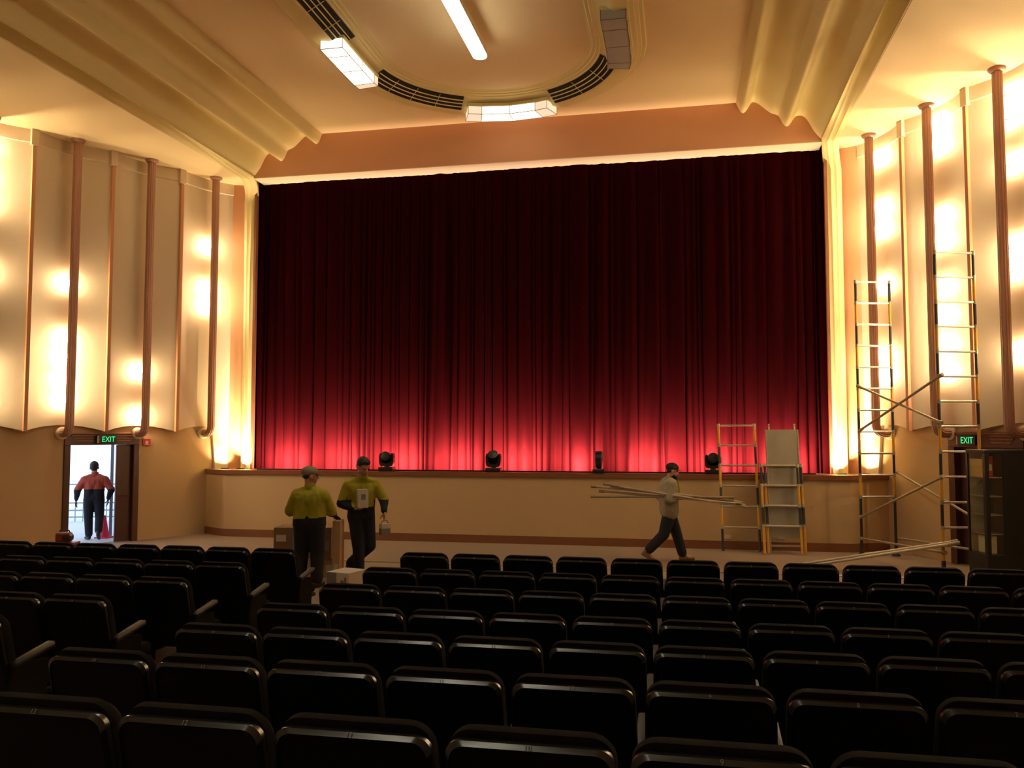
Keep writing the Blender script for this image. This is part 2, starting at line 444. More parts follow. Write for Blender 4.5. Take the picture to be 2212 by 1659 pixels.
# ring paths: list of functions giving (x,y,nx,ny)
def on_ring(side, d):
    """point at distance d past the start of the arc (d<0 on the straight side), radius 1 normal returned"""
    if d <= 0: return (XC, RC_Y + d), (side, 0.0)
    ang = d / 2.5
    return (XC, RC_Y), (side * math.cos(ang), math.sin(ang))
def rp(side, d, r):
    (cx, cy), (nx, ny) = on_ring(side, d)
    return cx + nx * r, cy + ny * r
def vent(side, d0, d1, label):
    t = thing('ceiling_vent', label, 'vent', (XC, RC_Y, 9.4), 0, 'curved air grilles in the oval ceiling ring')
    N = max(6, int((d1 - d0) / 0.1))
    def zr(r): return 9.335 + (2.46 - r) / 0.29 * 0.155
    def strip(name, rs, dz, m):
        bm = bmesh.new()
        for ra, rb in rs:
            prev = None
            for i in range(N + 1):
                d = d0 + (d1 - d0) * i / N
                P = []
                for r, e in ((ra, 0), (rb, 0), (rb, 0.012), (ra, 0.012)):
                    x, y = rp(side, d, r); P.append(bm.verts.new((x - XC, y - RC_Y, zr(r) - dz - e - 9.4)))
                if prev:
                    for q in range(4): bm.faces.new((prev[q], prev[(q + 1) % 4], P[(q + 1) % 4], P[q]))
                else: bm.faces.new(P)
                prev = P
            bm.faces.new(prev[::-1])
        return finish(name, bm, m, t, smooth=False)
    strip('backing', [(2.16, 2.47)], 0.004, M['dark'])
    w = (2.47 - 2.16) / 4
    for i in range(1, 4):
        r = 2.16 + w * i; strip('slat', [(r - 0.006, r + 0.006)], 0.018, M['moulding'])
    nm = int((d1 - d0) / 0.58)
    for i in range(1, nm):
        d = d0 + (d1 - d0) * i / nm
        bm = bmesh.new()
        x0, y0 = rp(side, d, 2.16); x1, y1 = rp(side, d, 2.47)
        tube(bm, (x0 - XC, y0 - RC_Y, zr(2.16) - 0.034 - 9.4), (x1 - XC, y1 - RC_Y, zr(2.47) - 0.034 - 9.4), 0.006, n=6)
        finish('divider', bm, M['moulding'], t)
vent(-1, 0.42, 2.83, 'dark slotted grille curving from the left lit ceiling lantern to the one over the stage')
vent(1, 0.62, 2.90, 'dark slotted grille curving from the unlit right ceiling lantern towards the stage')
vent(-1, -5.0, -1.05, 'dark slotted grille at the top of the picture before the left lit lantern')

def lantern(side, ds, lit, label):
    """ds: panel joints along the ring; side 0 = centred on the far end"""
    t = thing('ceiling_lantern', label, 'ceiling light', (XC, RC_Y, 9.3), 0, 'opal glass box lanterns on the ceiling ring')
    z0, z1 = 9.17, 9.345
    ri, ro = 2.28, 2.70
    def P(d, r, z):
        if side == 0:
            ang = PI / 2 - d / 2.5; return Vector((r * math.cos(ang), r * math.sin(ang), z - 9.3))
        x, y = rp(side, d, r); return Vector((x - XC, y - RC_Y, z - 9.3))
    for i in range(len(ds) - 1):
        a, b = ds[i], ds[i + 1]
        bm = bmesh.new()
        v = [bm.verts.new(P(d, r, z)) for z in (z0, z1) for d, r in ((a, ri), (b, ri), (b, ro), (a, ro))]
        for q in ((3, 2, 1, 0), (4, 5, 6, 7), (0, 1, 5, 4), (1, 2, 6, 5), (2, 3, 7, 6), (3, 0, 4, 7)): bm.faces.new([v[j] for j in q])
        m = M['unlit'] if not lit else (M['lit'] if 0 < i < len(ds) - 2 or (lit == 2 and i == 0) else M['litdim'])
        o = finish('glass_panel', bm, m, t)
    # metal frame
    bm = bmesh.new(); rr = 0.006
    for d in ds:
        for p, q in (((ri, z0), (ro, z0)), ((ri, z0), (ri, z1)), ((ro, z0), (ro, z1))): tube(bm, P(d, p[0], p[1]), P(d, q[0], q[1]), rr, n=6)
    for a, b in zip(ds, ds[1:]):
        for r, z in ((ri, z0), (ro, z0), (ri, z1), (ro, z1)): tube(bm, P(a, r, z), P(b, r, z), rr, n=6)
    finish('lantern_frame', bm, M['brass'], t)
    bm = bmesh.new()
    for a, b in zip(ds, ds[1:]):
        v = [bm.verts.new(P(d, r, z)) for z in (z1, z1 + 0.06) for d, r in ((a, ri - 0.02), (b, ri - 0.02), (b, ro + 0.02), (a, ro + 0.02))]
        for q in ((3, 2, 1, 0), (4, 5, 6, 7), (0, 1, 5, 4), (1, 2, 6, 5), (2, 3, 7, 6), (3, 0, 4, 7)): bm.faces.new([v[j] for j in q])
    finish('mounting_box', bm, M['moulding'], t)
lantern(-1, [-1.32, -0.98, -0.36, 0.24, 0.42], 2, 'brightly lit white glass lantern on the left side of the oval ceiling ring')
lantern(0, [-0.97, -0.65, 0.0, 0.62, 0.93], 1, 'lit glass lantern on the stage end of the oval ceiling ring')
lantern(1, [-1.40, -1.02, -0.38, 0.28, 0.52], 0, 'unlit grey glass lantern on the right side of the oval ceiling ring')
lantern(-1, [-7.9, -7.5, -6.86, -6.2, -5.96], 1, 'lit glass lantern on the ceiling ring above the seats, left side, behind the viewer')
lantern(1, [-7.9, -7.5, -6.86, -6.2, -5.96], 1, 'lit glass lantern on the ceiling ring above the seats, right side, behind the viewer')
# strip light
def strip(y, label, n):
    t = thing('strip_light', label, 'ceiling light', (XC, y, 9.35))
    def capsule(w, l): return [(w * math.cos(PI * i / 12), l + w * math.sin(PI * i / 12)) for i in range(13)] + [(w * math.cos(PI + PI * i / 12), -l + w * math.sin(PI + PI * i / 12)) for i in range(13)]
    bm = bmesh.new(); prism(bm, capsule(0.125, 2.72), -0.155, -0.125); finish('diffuser', bm, M['tube'], t)
    bm = bmesh.new(); prism(bm, capsule(0.13, 2.722), -0.124, 0.0); finish('housing', bm, M['cream'], t)
    bm = bmesh.new()
    for q in (-2, 0, 2): tube(bm, (0, q, -0.001), (0, q, n), 0.02, n=10)
    finish('hanger', bm, M['cream'], t)
strip(11.8, 'long bright white strip light down the middle of the ceiling oval', 0.22)
strip(-3.2, 'white strip light on the ceiling behind the viewer', 0.10)

# ------------------------------------------------------------------ stage
bm = bmesh.new()
ext = [(-6.88, 17.95), (6.82, 17.95), (7.62, 18.38), (7.62, 19.6), (-7.62, 19.6), (-7.62, 18.38)]
def off(pl, d):   # widen the front edges only
    return [(XC + pl[0][0] - d * 0.4, pl[0][1] - d), (XC + pl[1][0] + d * 0.4, pl[1][1] - d), (XC + pl[2][0] + d * .2, pl[2][1] - d), (XC + pl[3][0], pl[3][1]), (XC + pl[4][0], pl[4][1]), (XC + pl[5][0] - d * .2, pl[5][1] - d)]
prism(bm, off(ext, 0), -0.2, 1.43); struct(finish('wall_stage_front', bm, M['lowwall']))
bm = bmesh.new(); prism(bm, off(ext, 0.045), 1.43, 1.525); struct(finish('trim_18', bm, M['wood']))
bm = bmesh.new(); prism(bm, off(ext, 0.02), -0.1, 0.17); struct(finish('baseboard_stage', bm, M['wood']))

# curtain
bm = bmesh.new()
xs = []; x = XC - 6.62; n = 0
pleats = []
while x < XC + 6.62:
    w = random.choice([0.09, 0.13, 0.17, 0.22, 0.30, 0.40]) * random.uniform(0.8, 1.15)
    pleats.append((x, w, random.uniform(0.5, 1.0), random.uniform(-1, 1), random.random())); x += w
cols = []
for (x0, w, amp, drift, kind) in pleats:
    m_ = 10
    for i in range(m_): cols.append((x0, w, amp, drift, i / m_, kind))
zs = [1.52 + (8.9 - 1.52) * j / 14 for j in range(15)]
grid = []
for (x0, w, amp, drift, u, kind) in cols:
    col = []
    for j, z in enumerate(zs):
        hz = (z - 1.52) / 7.4
        a = (0.05 + 0.40 * w) * amp * (0.22 + 0.78 * (1 - hz))
        f = -abs(math.sin(PI * u ** (0.6 + 1.1 * abs(drift)))) ** (0.5 if kind < 0.6 else 1.2)
        if kind > 0.7: f += 0.30 * math.sin(3 * PI * u)
        yy = 18.83 + a * f + 0.02 * math.sin(x0 * 1.3 + hz * 3)
        xx = x0 + u * w + drift * 0.05 * math.sin(hz * 2.6) * (1 if 0 < hz else 0)
        col.append(bm.verts.new((xx, yy, z)))
    grid.append(col)
for A, B in zip(grid, grid[1:]):
    for j in range(len(zs) - 1): bm.faces.new((A[j], B[j], B[j + 1], A[j + 1])).smooth = True
o = finish('stage_curtain', bm, M['velvet'], smooth=True, ang=60)
tag(o, 'tall pleated red velvet curtain filling the stage opening', 'curtain')

# footlights along the stage lip
t = thing('footlight_batten', 'low black footlight strip along the stage edge under the red curtain', 'stage light', (XC, 18.20, 1.525))
bm = bmesh.new(); box(bm, -6.2, 6.2, -0.04, -0.005, 0.0, 0.03, 0.003); finish('housing', bm, M['black'], t)
for i in range(9):
    L = area('footlight', (XC - 5.6 + 1.4 * i, 18.20, 1.56), (XC - 5.6 + 1.4 * i, 18.78, 1.86), 0.85, 0.03, FOOT / 9, (1.0, 0.66, 0.48), 132)
    L.parent = t; L.matrix_parent_inverse = Matrix.Translation(-Vector(t.location)); 
for side, lb in ((-1, 'left'), (1, 'right')):
    q0 = wall(side, -0.43, 0.03, 0); q1 = wall(side, -0.43, 0.26, 0)
    for j, (a, y, ta, ty, pw) in enumerate(((6.74, 18.42, 6.76, 18.62, JAMB), (abs(q0.x - XC), q0.y, abs(q1.x - XC), q1.y, JAMB * 0.11))):
        t = thing('stage_uplight', 'small black uplight at the %s stage end shining up the %s' % (lb, 'proscenium edge' if j == 0 else 'cream side wall'), 'stage light', (XC + side * a, y, 1.525), 0, 'small uplights at the ends of the stage')
        bm = bmesh.new(); box(bm, -0.09, 0.09, -0.05, 0.02, 0, 0.022, 0.004); finish('housing', bm, M['black'], t)
        L = area('uplight', (XC + side * a, y + 0.03, 1.56), (XC + side * ta, ty, 2.1), 0.2, 0.05, pw, (1.0, 0.80, 0.42), 90)
        L.parent = t; L.matrix_parent_inverse = Matrix.Translation(-Vector(t.location))

# ------------------------------------------------------------------ wall lamps: fluted pipes with hidden bulbs
def flute_ring(r, n=24):
    out = []
    for i in range(n):
        a = 2 * PI * i / n; rr = r * (1.0 if i % 2 == 0 else 0.90); out.append((rr * math.cos(a), rr * math.sin(a)))
    return out
POS = {0: 'nearest the stage', 1: 'second from the stage', 2: 'third from the stage', 3: 'fourth from the stage', 4: 'fifth from the stage'}
def pipe_lamp(side, k, bulbs):
    s = SP * k; base = wall(side, s, 0, 0)
    t = thing('wall_lamp', 'dusty pink fluted pipe lamp on the %s wall, %s, glow behind it' % ('left' if side < 0 else 'right', POS[k]), 'wall lamp', (base.x, base.y, 2.3), 0, 'pipe lamps on the side walls')
    nrm = Vector((side * NX, NY, 0)); r = 0.085
    bm = bmesh.new()
    # vertical pipe then elbow back into the wall
    path = [(Vector((0, 0, SIDEZ - 2.3)), Vector((0, 0, -1))), (Vector((0, 0, 3)), Vector((0, 0, -1))), (Vector((0, 0, 0.24)), Vector((0, 0, -1)))]
    R = 0.17
    for i in range(1, 9):
        a = PI / 2 * i / 8
        path.append((Vector((0, 0, 0.24)) + nrm * (R * (1 - math.cos(a))) + Vector((0, 0, -R * math.sin(a))), (nrm * math.sin(a) + Vector((0, 0, -math.cos(a))))))
    path.append((Vector((0, 0, 0.24 - R)) + nrm * 0.34, nrm))
    sidev = Vector((0, 0, 1)).cross(nrm).normalized()
    rings = []
    for p, tdir in path:
        v = tdir.cross(sidev).normalized()
        rings.append([bm.verts.new(p + sidev * a + v * b) for a, b in flute_ring(r)])
    n = len(rings[0])
    for A, B in zip(rings, rings[1:]):
        for j in range(n): bm.faces.new((A[j], A[(j + 1) % n], B[(j + 1) % n], B[j]))
    bm.faces.new(rings[0][::-1]); bm.faces.new(rings[-1])
    finish('pipe', bm, M['pinkpipe'], t, smooth=True, ang=20)
    bm = bmesh.new(); lathe(bm, [(0.085, -0.07), (0.125, -0.05), (0.14, -0.02), (0.14, 0)], 24, (0, 0, SIDEZ - 2.3 - 0.001)); finish('ceiling_cap', bm, M['pinkpipe'], t, smooth=True)
    q = nrm.to_track_quat('Z', 'Y').to_matrix()
    bm = bmesh.new(); lathe(bm, [(0.095, 0.0), (0.13, 0.02), (0.135, 0.05), (0.135, 0.07)], 24, Vector((0, 0, 0.24 - R)) + nrm * 0.275, q); finish('wall_rose', bm, M['cream'], t, smooth=True)
    for z in bulbs:
        bm = bmesh.new(); bmesh.ops.create_icosphere(bm, subdivisions=2, radius=0.028)
        for v in bm.verts: v.co.z *= 2.6
        finish('bulb', bm, M['bulb'], t, smooth=True, loc=nrm * 0.23 + Vector((0, 0, z - 2.3)))
        bm = bmesh.new(); tube(bm, nrm * 0.08 + Vector((0, 0, z - 2.3 - 0.06)), nrm * 0.22 + Vector((0, 0, z - 2.3 - 0.05)), 0.012, n=8); finish('bulb_holder', bm, M['cream'], t)
pipe_lamp(-1, 0, [6.85, 5.85, 5.4]); pipe_lamp(-1, 1, [3.75, 2.75]); pipe_lamp(-1, 2, [5.5, 4.35, 3.95, 3.5, 3.05])
pipe_lamp(-1, 3, [8.0, 7.4, 6.9, 5.5, 3.6, 3.0]); pipe_lamp(-1, 4, [7.0, 5.5, 3.5])
pipe_lamp(1, 0, [8.05, 7.0, 6.55, 5.4, 3.95, 3.55]); pipe_lamp(1, 1, [8.2, 7.75, 6.4, 5.95, 5.1, 4.55, 4.0, 3.5])
pipe_lamp(1, 2, [8.1, 7.7, 6.9, 5.5, 5.1, 3.7]); pipe_lamp(1, 3, [7.9, 6.5, 5.2, 4.0]); pipe_lamp(1, 4, [7.0, 5.0, 3.5])

# ------------------------------------------------------------------ exits
def exit_door(side):
    nm = 'door_1' if side < 0 else 'door_2'
    o0 = wall(side, DOOR_S1, 0.35, 0.0)
    # local frame: x along -s (towards stage), y outward normal, z up
    t = bpy.data.objects.new(nm, None); COL.objects.link(t); t['kind'] = 'structure'
    ex = Vector((-DX * side, -DY, 0)); ey = Vector((side * NX, NY, 0))
    if side > 0: pass
    Mx = Matrix(((ex.x, ey.x, 0, o0.x), (ex.y, ey.y, 0, o0.y), (0, 0, 1, 0), (0, 0, 0, 1)))
    Wd = DOOR_S1 - DOOR_S0
    def part(name, boxes, m, bev=0.008, parent=None):
        bm = bmesh.new()
        for b in boxes: box(bm, *b, bev=bev, Mx=Mx)
        return finish(name, bm, m, parent or t)
    part('door_frame', [(-0.03, 0.10, -0.04, 0.30, 0, 2.12), (Wd - 0.10, Wd + 0.03, -0.04, 0.30, 0, 2.12)], M['darkwood'])
    part('lintel', [(-0.03, Wd + 0.03, -0.03, 0.28, 2.12, 2.36)], M['darkwood'])
    part('lintel_moulding', [(0.10 + 0.05 * i, 0.62, -0.055 + 0.008 * i, -0.025, 2.30 - 0.055 * i, 2.33 - 0.055 * i) for i in range(3)] + [(Wd - 0.52, Wd - 0.08 - 0.05 * i, -0.055 + 0.008 * i, -0.025, 2.30 - 0.055 * i, 2.33 - 0.055 * i) for i in range(3)] + [(-0.03, Wd + 0.03, -0.06, -0.02, 2.345, 2.38)], M['wood'])
    if side < 0:
        L = part('door_leaf', [(Wd - 0.44, Wd - 0.10, 0.06, 0.11, 0.01, 2.115)], M['darkwood'])
        part('push_bar', [(Wd - 0.41, Wd - 0.14, 0.02, 0.06, 1.0, 1.04)], M['darkwood'], parent=L)
    else:
        L = part('door_leaf', [(0.11, Wd / 2 - 0.003, 0.10, 0.15, 0.01, 2.115)], M['darkwood'])
        part('push_bar', [(0.18, Wd / 2 - 0.06, 0.055, 0.10, 1.0, 1.04)], M['black'], parent=L)
        L = part('door_leaf', [(Wd / 2 + 0.003, Wd - 0.11, 0.10, 0.15, 0.01, 2.115)], M['darkwood'])
        part('push_bar', [(Wd / 2 + 0.06, Wd - 0.18, 0.055, 0.10, 1.0, 1.04)], M['black'], parent=L)
    # exit sign
    sx = {-1: 0.82, 1: 0.66}[side]
    xw = sx if side < 0 else 1.10
    c = Mx @ Vector((xw, -0.09, 2.24))
    rz = math.atan2(ex.y, ex.x) if side < 0 else math.atan2(-ex.y, -ex.x)
    e = thing('exit_sign', 'black box sign with green EXIT letters above the %s' % ('open left door' if side < 0 else 'closed right door behind the scaffold'), 'sign', c, rz, 'exit signs')
    bm = bmesh.new(); box(bm, -0.22, 0.22, -0.03, 0.028, -0.085, 0.085, 0.006); finish('housing', bm, M['signblack'], e)
    text('lettering', 'EXIT', 0.165, M['green'], (0.03, -0.032, -0.003), (PI / 2, 0, 0), e, 0.85)
    bm = bmesh.new(); box(bm, -0.212, -0.19, -0.034, -0.029, -0.075, 0.075); finish('end_strip', bm, M['white'], e)
    return Mx
MD = exit_door(-1); exit_door(1)
# fire call point beside the left door
c = wall(-1, 1.40, 0.345, 2.17)
t = thing('fire_sign', 'small red fire sign with a white symbol right of the left exit door', 'sign', c, math.atan2(NX, NY) * 0 + math.atan2(0.8987, 0.4386))
bm = bmesh.new(); box(bm, -0.09, 0.09, -0.02, 0.0, -0.08, 0.08, 0.004); finish('plate', bm, M['red'], t)
bm = bmesh.new(); lathe(bm, [(0.035, 0), (0.035, 0.004)], 16, (0, -0.021, 0.0), Matrix.Rotation(PI / 2, 3, 'X')); box(bm, -0.05, 0.05, -0.0245, -0.021, -0.05, -0.035); finish('symbol', bm, M['white'], t)

# outside the left door
bm = bmesh.new(); box(bm, -45, -11.2, 13.0, 45, -0.06, -0.012); struct(finish('ground', bm, M['outwall']))
bm = bmesh.new(); box(bm, -0.09, 0.09, -0.05, 0.6, 0, 3.2, 0, Mx=Matrix.Translation((-12.87, 17.66, -0.02)) @ Matrix.Rotation(0.62, 4, 'Z')); struct(finish('wall_porch', bm, M['outwall']))
bm = bmesh.new(); box(bm, -0.035, 0.035, -0.04, 0.04, 0, 3.2, 0.004, Mx=Matrix.Translation((-13.00, 17.50, -0.02)) @ Matrix.Rotation(0.62, 4, 'Z')); struct(finish('trim_19', bm, M['bluegrey']))
t = thing('railing', 'low grey metal railing outside the open left door', 'railing', (-15.2, 20.6, -0.012), math.radians(20))
bm = bmesh.new()
for z in (0.12, 0.30, 0.50, 1.0): tube(bm, (-2.2, 0, z), (1.0, 0, z), 0.02, n=8)
finish('rail', bm, M['rail'], t)
bm = bmesh.new()
for i in range(17): tube(bm, (-2.2 + 0.2 * i, 0, 0), (-2.2 + 0.2 * i, 0, 0.50 if i % 4 else 1.0), 0.014, n=8)
finish('baluster_panel', bm, M['rail'], t)
t = thing('pink_object', 'bright pink-red thing on the ground beyond the person in the doorway', 'unidentified object', (-12.95, 17.22, -0.012))  # unidentified pink shape; the cone form is made up to stand in for it
bm = bmesh.new(); lathe(bm, [(0.11, 0.03), (0.03, 0.50), (0.02, 0.51)], 20); finish('cone_body', bm, M['pink'], t, smooth=True)
bm = bmesh.new(); box(bm, -0.15, 0.15, -0.15, 0.15, 0, 0.03, 0.008); finish('base', bm, M['pink'], t)

# red machine on a dark case by the left door
c = Vector((-11.50, 14.19, floor_z(14.19)))
t = thing('equipment_case', 'low dark case on the floor left of the open exit door', 'case', c, 0.25)
bm = bmesh.new(); box(bm, -0.22, 0.22, -0.15, 0.15, 0, 0.235, 0.015); finish('case_body', bm, M['redcase'], t)
bm = bmesh.new(); box(bm, -0.23, 0.23, -0.16, 0.16, 0.17, 0.185, 0.004); finish('lid_seam', bm, M['black'], t)
t = thing('toolbox', 'dark red toolbox with a black handle on the case by the left exit', 'toolbox', (c.x - 0.02, c.y, c.z + 0.236), 0.25)
bm = bmesh.new(); box(bm, -0.14, 0.12, -0.09, 0.09, 0, 0.18, 0.03); finish('body', bm, M['redcase'], t)
bm = bmesh.new(); box(bm, -0.02, 0.145, -0.10, 0.10, 0.02, 0.15, 0.04); finish('end_cap', bm, M['black'], t)
bm = bmesh.new(); pts = [(-0.1, 0, 0.17), (-0.08, 0, 0.215), (0, 0, 0.23), (0.08, 0, 0.215), (0.1, 0, 0.17)]
for a, b in zip(pts, pts[1:]): tube(bm, a, b, 0.012, n=8)
finish('handle', bm, M['black'], t)

# ------------------------------------------------------------------ moving head lights on the stage lip
def moving_head(x, pose, label):
    t = thing('moving_head_light', label, 'stage light', (x, 18.05, 1.525), 0 if pose != 'side' else PI / 2, 'moving head lights on the stage edge')
    bm = bmesh.new(); box(bm, -0.17, 0.17, -0.13, 0.13, 0.0, 0.09, 0.02); finish('base', bm, M['black'], t)
    bm = bmesh.new(); tube(bm, (0, 0, 0.09), (0, 0, 0.115), 0.06, n=20); finish('turntable', bm, M['black'], t)
    bm = bmesh.new()
    for i in range(16):                                   # U-shaped yoke
        a0 = PI + PI * i / 16; a1 = PI + PI * (i + 1) / 16
    prof = []
    outer_ = [(-0.150, 0.40), (-0.168, 0.33), (-0.165, 0.20), (-0.15, 0.14), (-0.11, 0.115), (0.11, 0.115), (0.15, 0.14), (0.165, 0.20), (0.168, 0.33), (0.150, 0.40)]
    inner_ = [(0.118, 0.40), (0.11, 0.26), (0.09, 0.20), (0.05, 0.175), (-0.05, 0.175), (-0.09, 0.20), (-0.11, 0.26), (-0.118, 0.40)]
    pl = outer_ + inner_
    A = [bm.verts.new((x_, -0.06, z_)) for x_, z_ in pl]; B = [bm.verts.new((x_, 0.06, z_)) for x_, z_ in pl]
    n = len(pl)
    for i in range(n): bm.faces.new((A[i], A[(i + 1) % n], B[(i + 1) % n], B[i]))
    fa = bm.faces.new(A); fb_ = bm.faces.new(B[::-1]); bmesh.ops.triangulate(bm, faces=[fa, fb_])
    finish('yoke', bm, M['black'], t)
    ang = {'up': 0.15, 'tilt': 1.45, 'side': 0.0, 'mid': 0.95}[pose]
    Mx = Matrix.Translation((0, 0, 0.325)) @ Matrix.Rotation(ang, 4, 'X')
    bm = bmesh.new()
    pr = [(0.05, -0.11), (0.085, -0.10), (0.092, -0.02), (0.088, 0.05), (0.100, 0.08), (0.103, 0.12), (0.08, 0.125)]
    lathe(bm, pr, 24)
    for v in bm.verts: v.co = Mx @ v.co; v.co.x *= 1.0 if pose == 'side' else 1.1
    h = finish('head', bm, M['black'], t, smooth=True)
    bm = bmesh.new(); lathe(bm, [(0.075, 0.120), (0.075, 0.132), (0.05, 0.140)], 24)
    for v in bm.verts: v.co = Mx @ v.co
    finish('lens', bm, M['signblack'], h, smooth=True)
moving_head(-6.47, 'tilt', 'leftmost black moving head light on the stage edge, head level between the yoke arms')
moving_head(-4.02, 'mid', 'second black moving head light from the left, domed head tilted up')
moving_head(-1.72, 'side', 'third black moving head light, seen side on with head pointing straight up')
moving_head(0.65, 'tilt', 'rightmost black moving head light, just left of the leaning scaffold frame')

# wall sockets on the stage front
for x, z, lb in ((0.92, 0.25, 'white wall socket on the stage front behind the leaning scaffold frame'), (1.98, 0.27, 'white wall socket on the stage front behind the stacked scaffold frames')):
    t = thing('wall_socket', lb, 'socket', (x, 17.95, z), 0, 'sockets on the stage front')
    bm = bmesh.new(); box(bm, -0.07, 0.07, -0.015, 0.0, -0.04, 0.04, 0.004); finish('plate', bm, M['white'], t)
    bm = bmesh.new(); box(bm, -0.04, -0.02, -0.02, -0.014, -0.01, 0.015, 0.002); box(bm, 0.02, 0.04, -0.02, -0.014, -0.01, 0.015, 0.002); finish('switch', bm, M['white'], t)

# ------------------------------------------------------------------ scaffold
def frame_parts(t, p0, p1, zt, zs, leg_z, banded=True, lean=None, first_black=True, sub=None):
    """p0,p1 foot XY of the two stiles (local), zs rungs heights (top first)"""
    def T(p, z): 
        v = Vector((p[0], p[1], z))
        return lean @ v if lean is not None else v
    host = t if sub is None else sub
    out = []
    for pi_, p in enumerate((p0, p1)):
        bm = bmesh.new()
        lv = [zt] + zs[1:] + [leg_z]
        for i, (a, b) in enumerate(zip(lv, lv[1:])):
            blackseg = (i % 2 == 0) == first_black
            tube(bm, T(p, a), T(p, b), 0.026, n=12, mi=0 if blackseg else 1)
        for z in zs: tube(bm, T(p, z + 0.035), T(p, z - 0.035), 0.031, n=12, mi=2)
        finish('stile', bm, [M['blackfg'], M['yellowfg'], M['oldalu']], host, smooth=True)
    for z in zs:
        bm = bmesh.new(); tube(bm, T(p0, z), T(p1, z), 0.019, n=12); finish('rung', bm, M['alu'], host, smooth=True)
F1a, F1b = (3.40, 17.42), (4.06, 17.60)
F2a, F2b = (4.24, 15.22), (4.90, 15.41)
zr = [5.34 - 0.42 * i for i in range(12)]
t = thing('scaffold_tower', 'tall two-frame yellow and black scaffold tower with crossed braces by the right wall', 'scaffold', (4.15, 16.4, 0))
o = Vector((4.15, 16.4, 0))
def L2(p): return (p[0] - o.x, p[1] - o.y)
for a, b, zz, skip in ((F1a, F1b, [z - 0.0 for z in zr], None), (F2a, F2b, [z + 0.08 for z in zr], None)):
    e = bpy.data.objects.new('end_frame', None); COL.objects.link(e); e.parent = t; e.empty_display_size = 0.1
    frame_parts(t, L2(a), L2(b), zz[0] + 0.03, zz if a is F2a else zz[:-1], 0.16, sub=e)
for a in (F1a, F1b, F2a, F2b):
    bm = bmesh.new(); x, y = L2(a); lathe(bm, [(0.075, 0.0), (0.08, 0.015), (0.05, 0.05), (0.03, 0.10), (0.034, 0.22), (0.03, 0.26)], 16, (x, y, 0)); finish('adjustable_foot', bm, M['blackfg'], t, smooth=True)
def br(name, p, za, q, zb, dn=(0.0, -0.05)):
    bm = bmesh.new(); A = Vector((*L2(p), za)) + Vector((*dn, 0)); B = Vector((*L2(q), zb)) + Vector((*dn, 0))
    tube(bm, A, B, 0.022, n=12)
    d = (B - A).normalized()
    for P in (A, B): tube(bm, P - d * 0.04, P + d * 0.04, 0.033, n=10)
    finish(name, bm, M['oldalu'], t, smooth=True)
br('diagonal_brace', F1a, 3.28, F2a, 2.55); br('diagonal_brace', F1a, 2.44, F2a, 3.33, (0.02, -0.10))
br('diagonal_brace', F1b, 1.62, F2b, 0.86, (0.045, 0.01)); br('diagonal_brace', F1a, 0.76, F2a, 1.64)
br('horizontal_brace', F1a, 0.345, F2a, 0.40); br('horizontal_brace', F1b, 0.34, F2b, 0.40, (0.045, 0.01))
# single frame leaning on the stage
def leaning(base, w, top_z, zs, dirx, lean_deg, label, first_black, leg=0.0, nm='scaffold_ladder'):
    t = thing(nm, label, 'scaffold frame', (base[0], base[1], 0), math.atan2(dirx[1], dirx[0]), 'scaffold frames leaning on the stage')
    lean = Matrix.Rotation(-math.radians(lean_deg), 3, 'X')
    frame_parts(t, (0, 0), (w, 0), top_z, zs, 0.03, lean=lean, first_black=first_black)
    return t
leaning((0.80, 17.44), 0.72, 2.62, [2.59 - 0.418 * i for i in range(6)], (1, 0.06), 12.5, 'single scaffold frame leaning alone on the stage front left of the grey board', False)
leaning((1.58, 17.22), 0.70, 1.80, [1.76 - 0.40 * i for i in range(4)], (1, 0.04), 12, 'front one of two stacked yellow and black scaffold frames, grey board behind them', True)
leaning((1.66, 17.31), 0.70, 1.80, [1.76 - 0.40 * i for i in range(4)], (1, 0.04), 12, 'rear one of two stacked yellow and black scaffold frames, against the grey board', True)
# platform board
t = thing('platform_board', 'tall grey plywood scaffold platform leaning on the stage behind two frames', 'board', (2.02, 17.42, 0.02), 0.04)
lean = Matrix.Rotation(-math.radians(10), 4, 'X')
bm = bmesh.new(); box(bm, -0.30, 0.30, -0.01, 0.01, 0.30, 2.46, 0.003, Mx=lean); finish('deck', bm, M['board'], t)
bm = bmesh.new()
box(bm, -0.325, -0.295, -0.02, 0.03, 0.02, 2.46, 0.004, Mx=lean); box(bm, 0.295, 0.325, -0.02, 0.03, 0.02, 2.46, 0.004, Mx=lean)
box(bm, -0.30, 0.30, -0.015, 0.02, 0.12, 0.16, 0.004, Mx=lean); finish('side_rail', bm, M['oldalu'], t)
for x in (-0.25, 0.25):
    bm = bmesh.new(); tube(bm, lean @ Vector((x, 0, 2.44)), lean @ Vector((x, 0, 2.54)), 0.018, n=8); tube(bm, lean @ Vector((x, 0, 2.54)), lean @ Vector((x, -0.035, 2.56)), 0.018, n=8); finish('hook', bm, M['oldalu'], t)

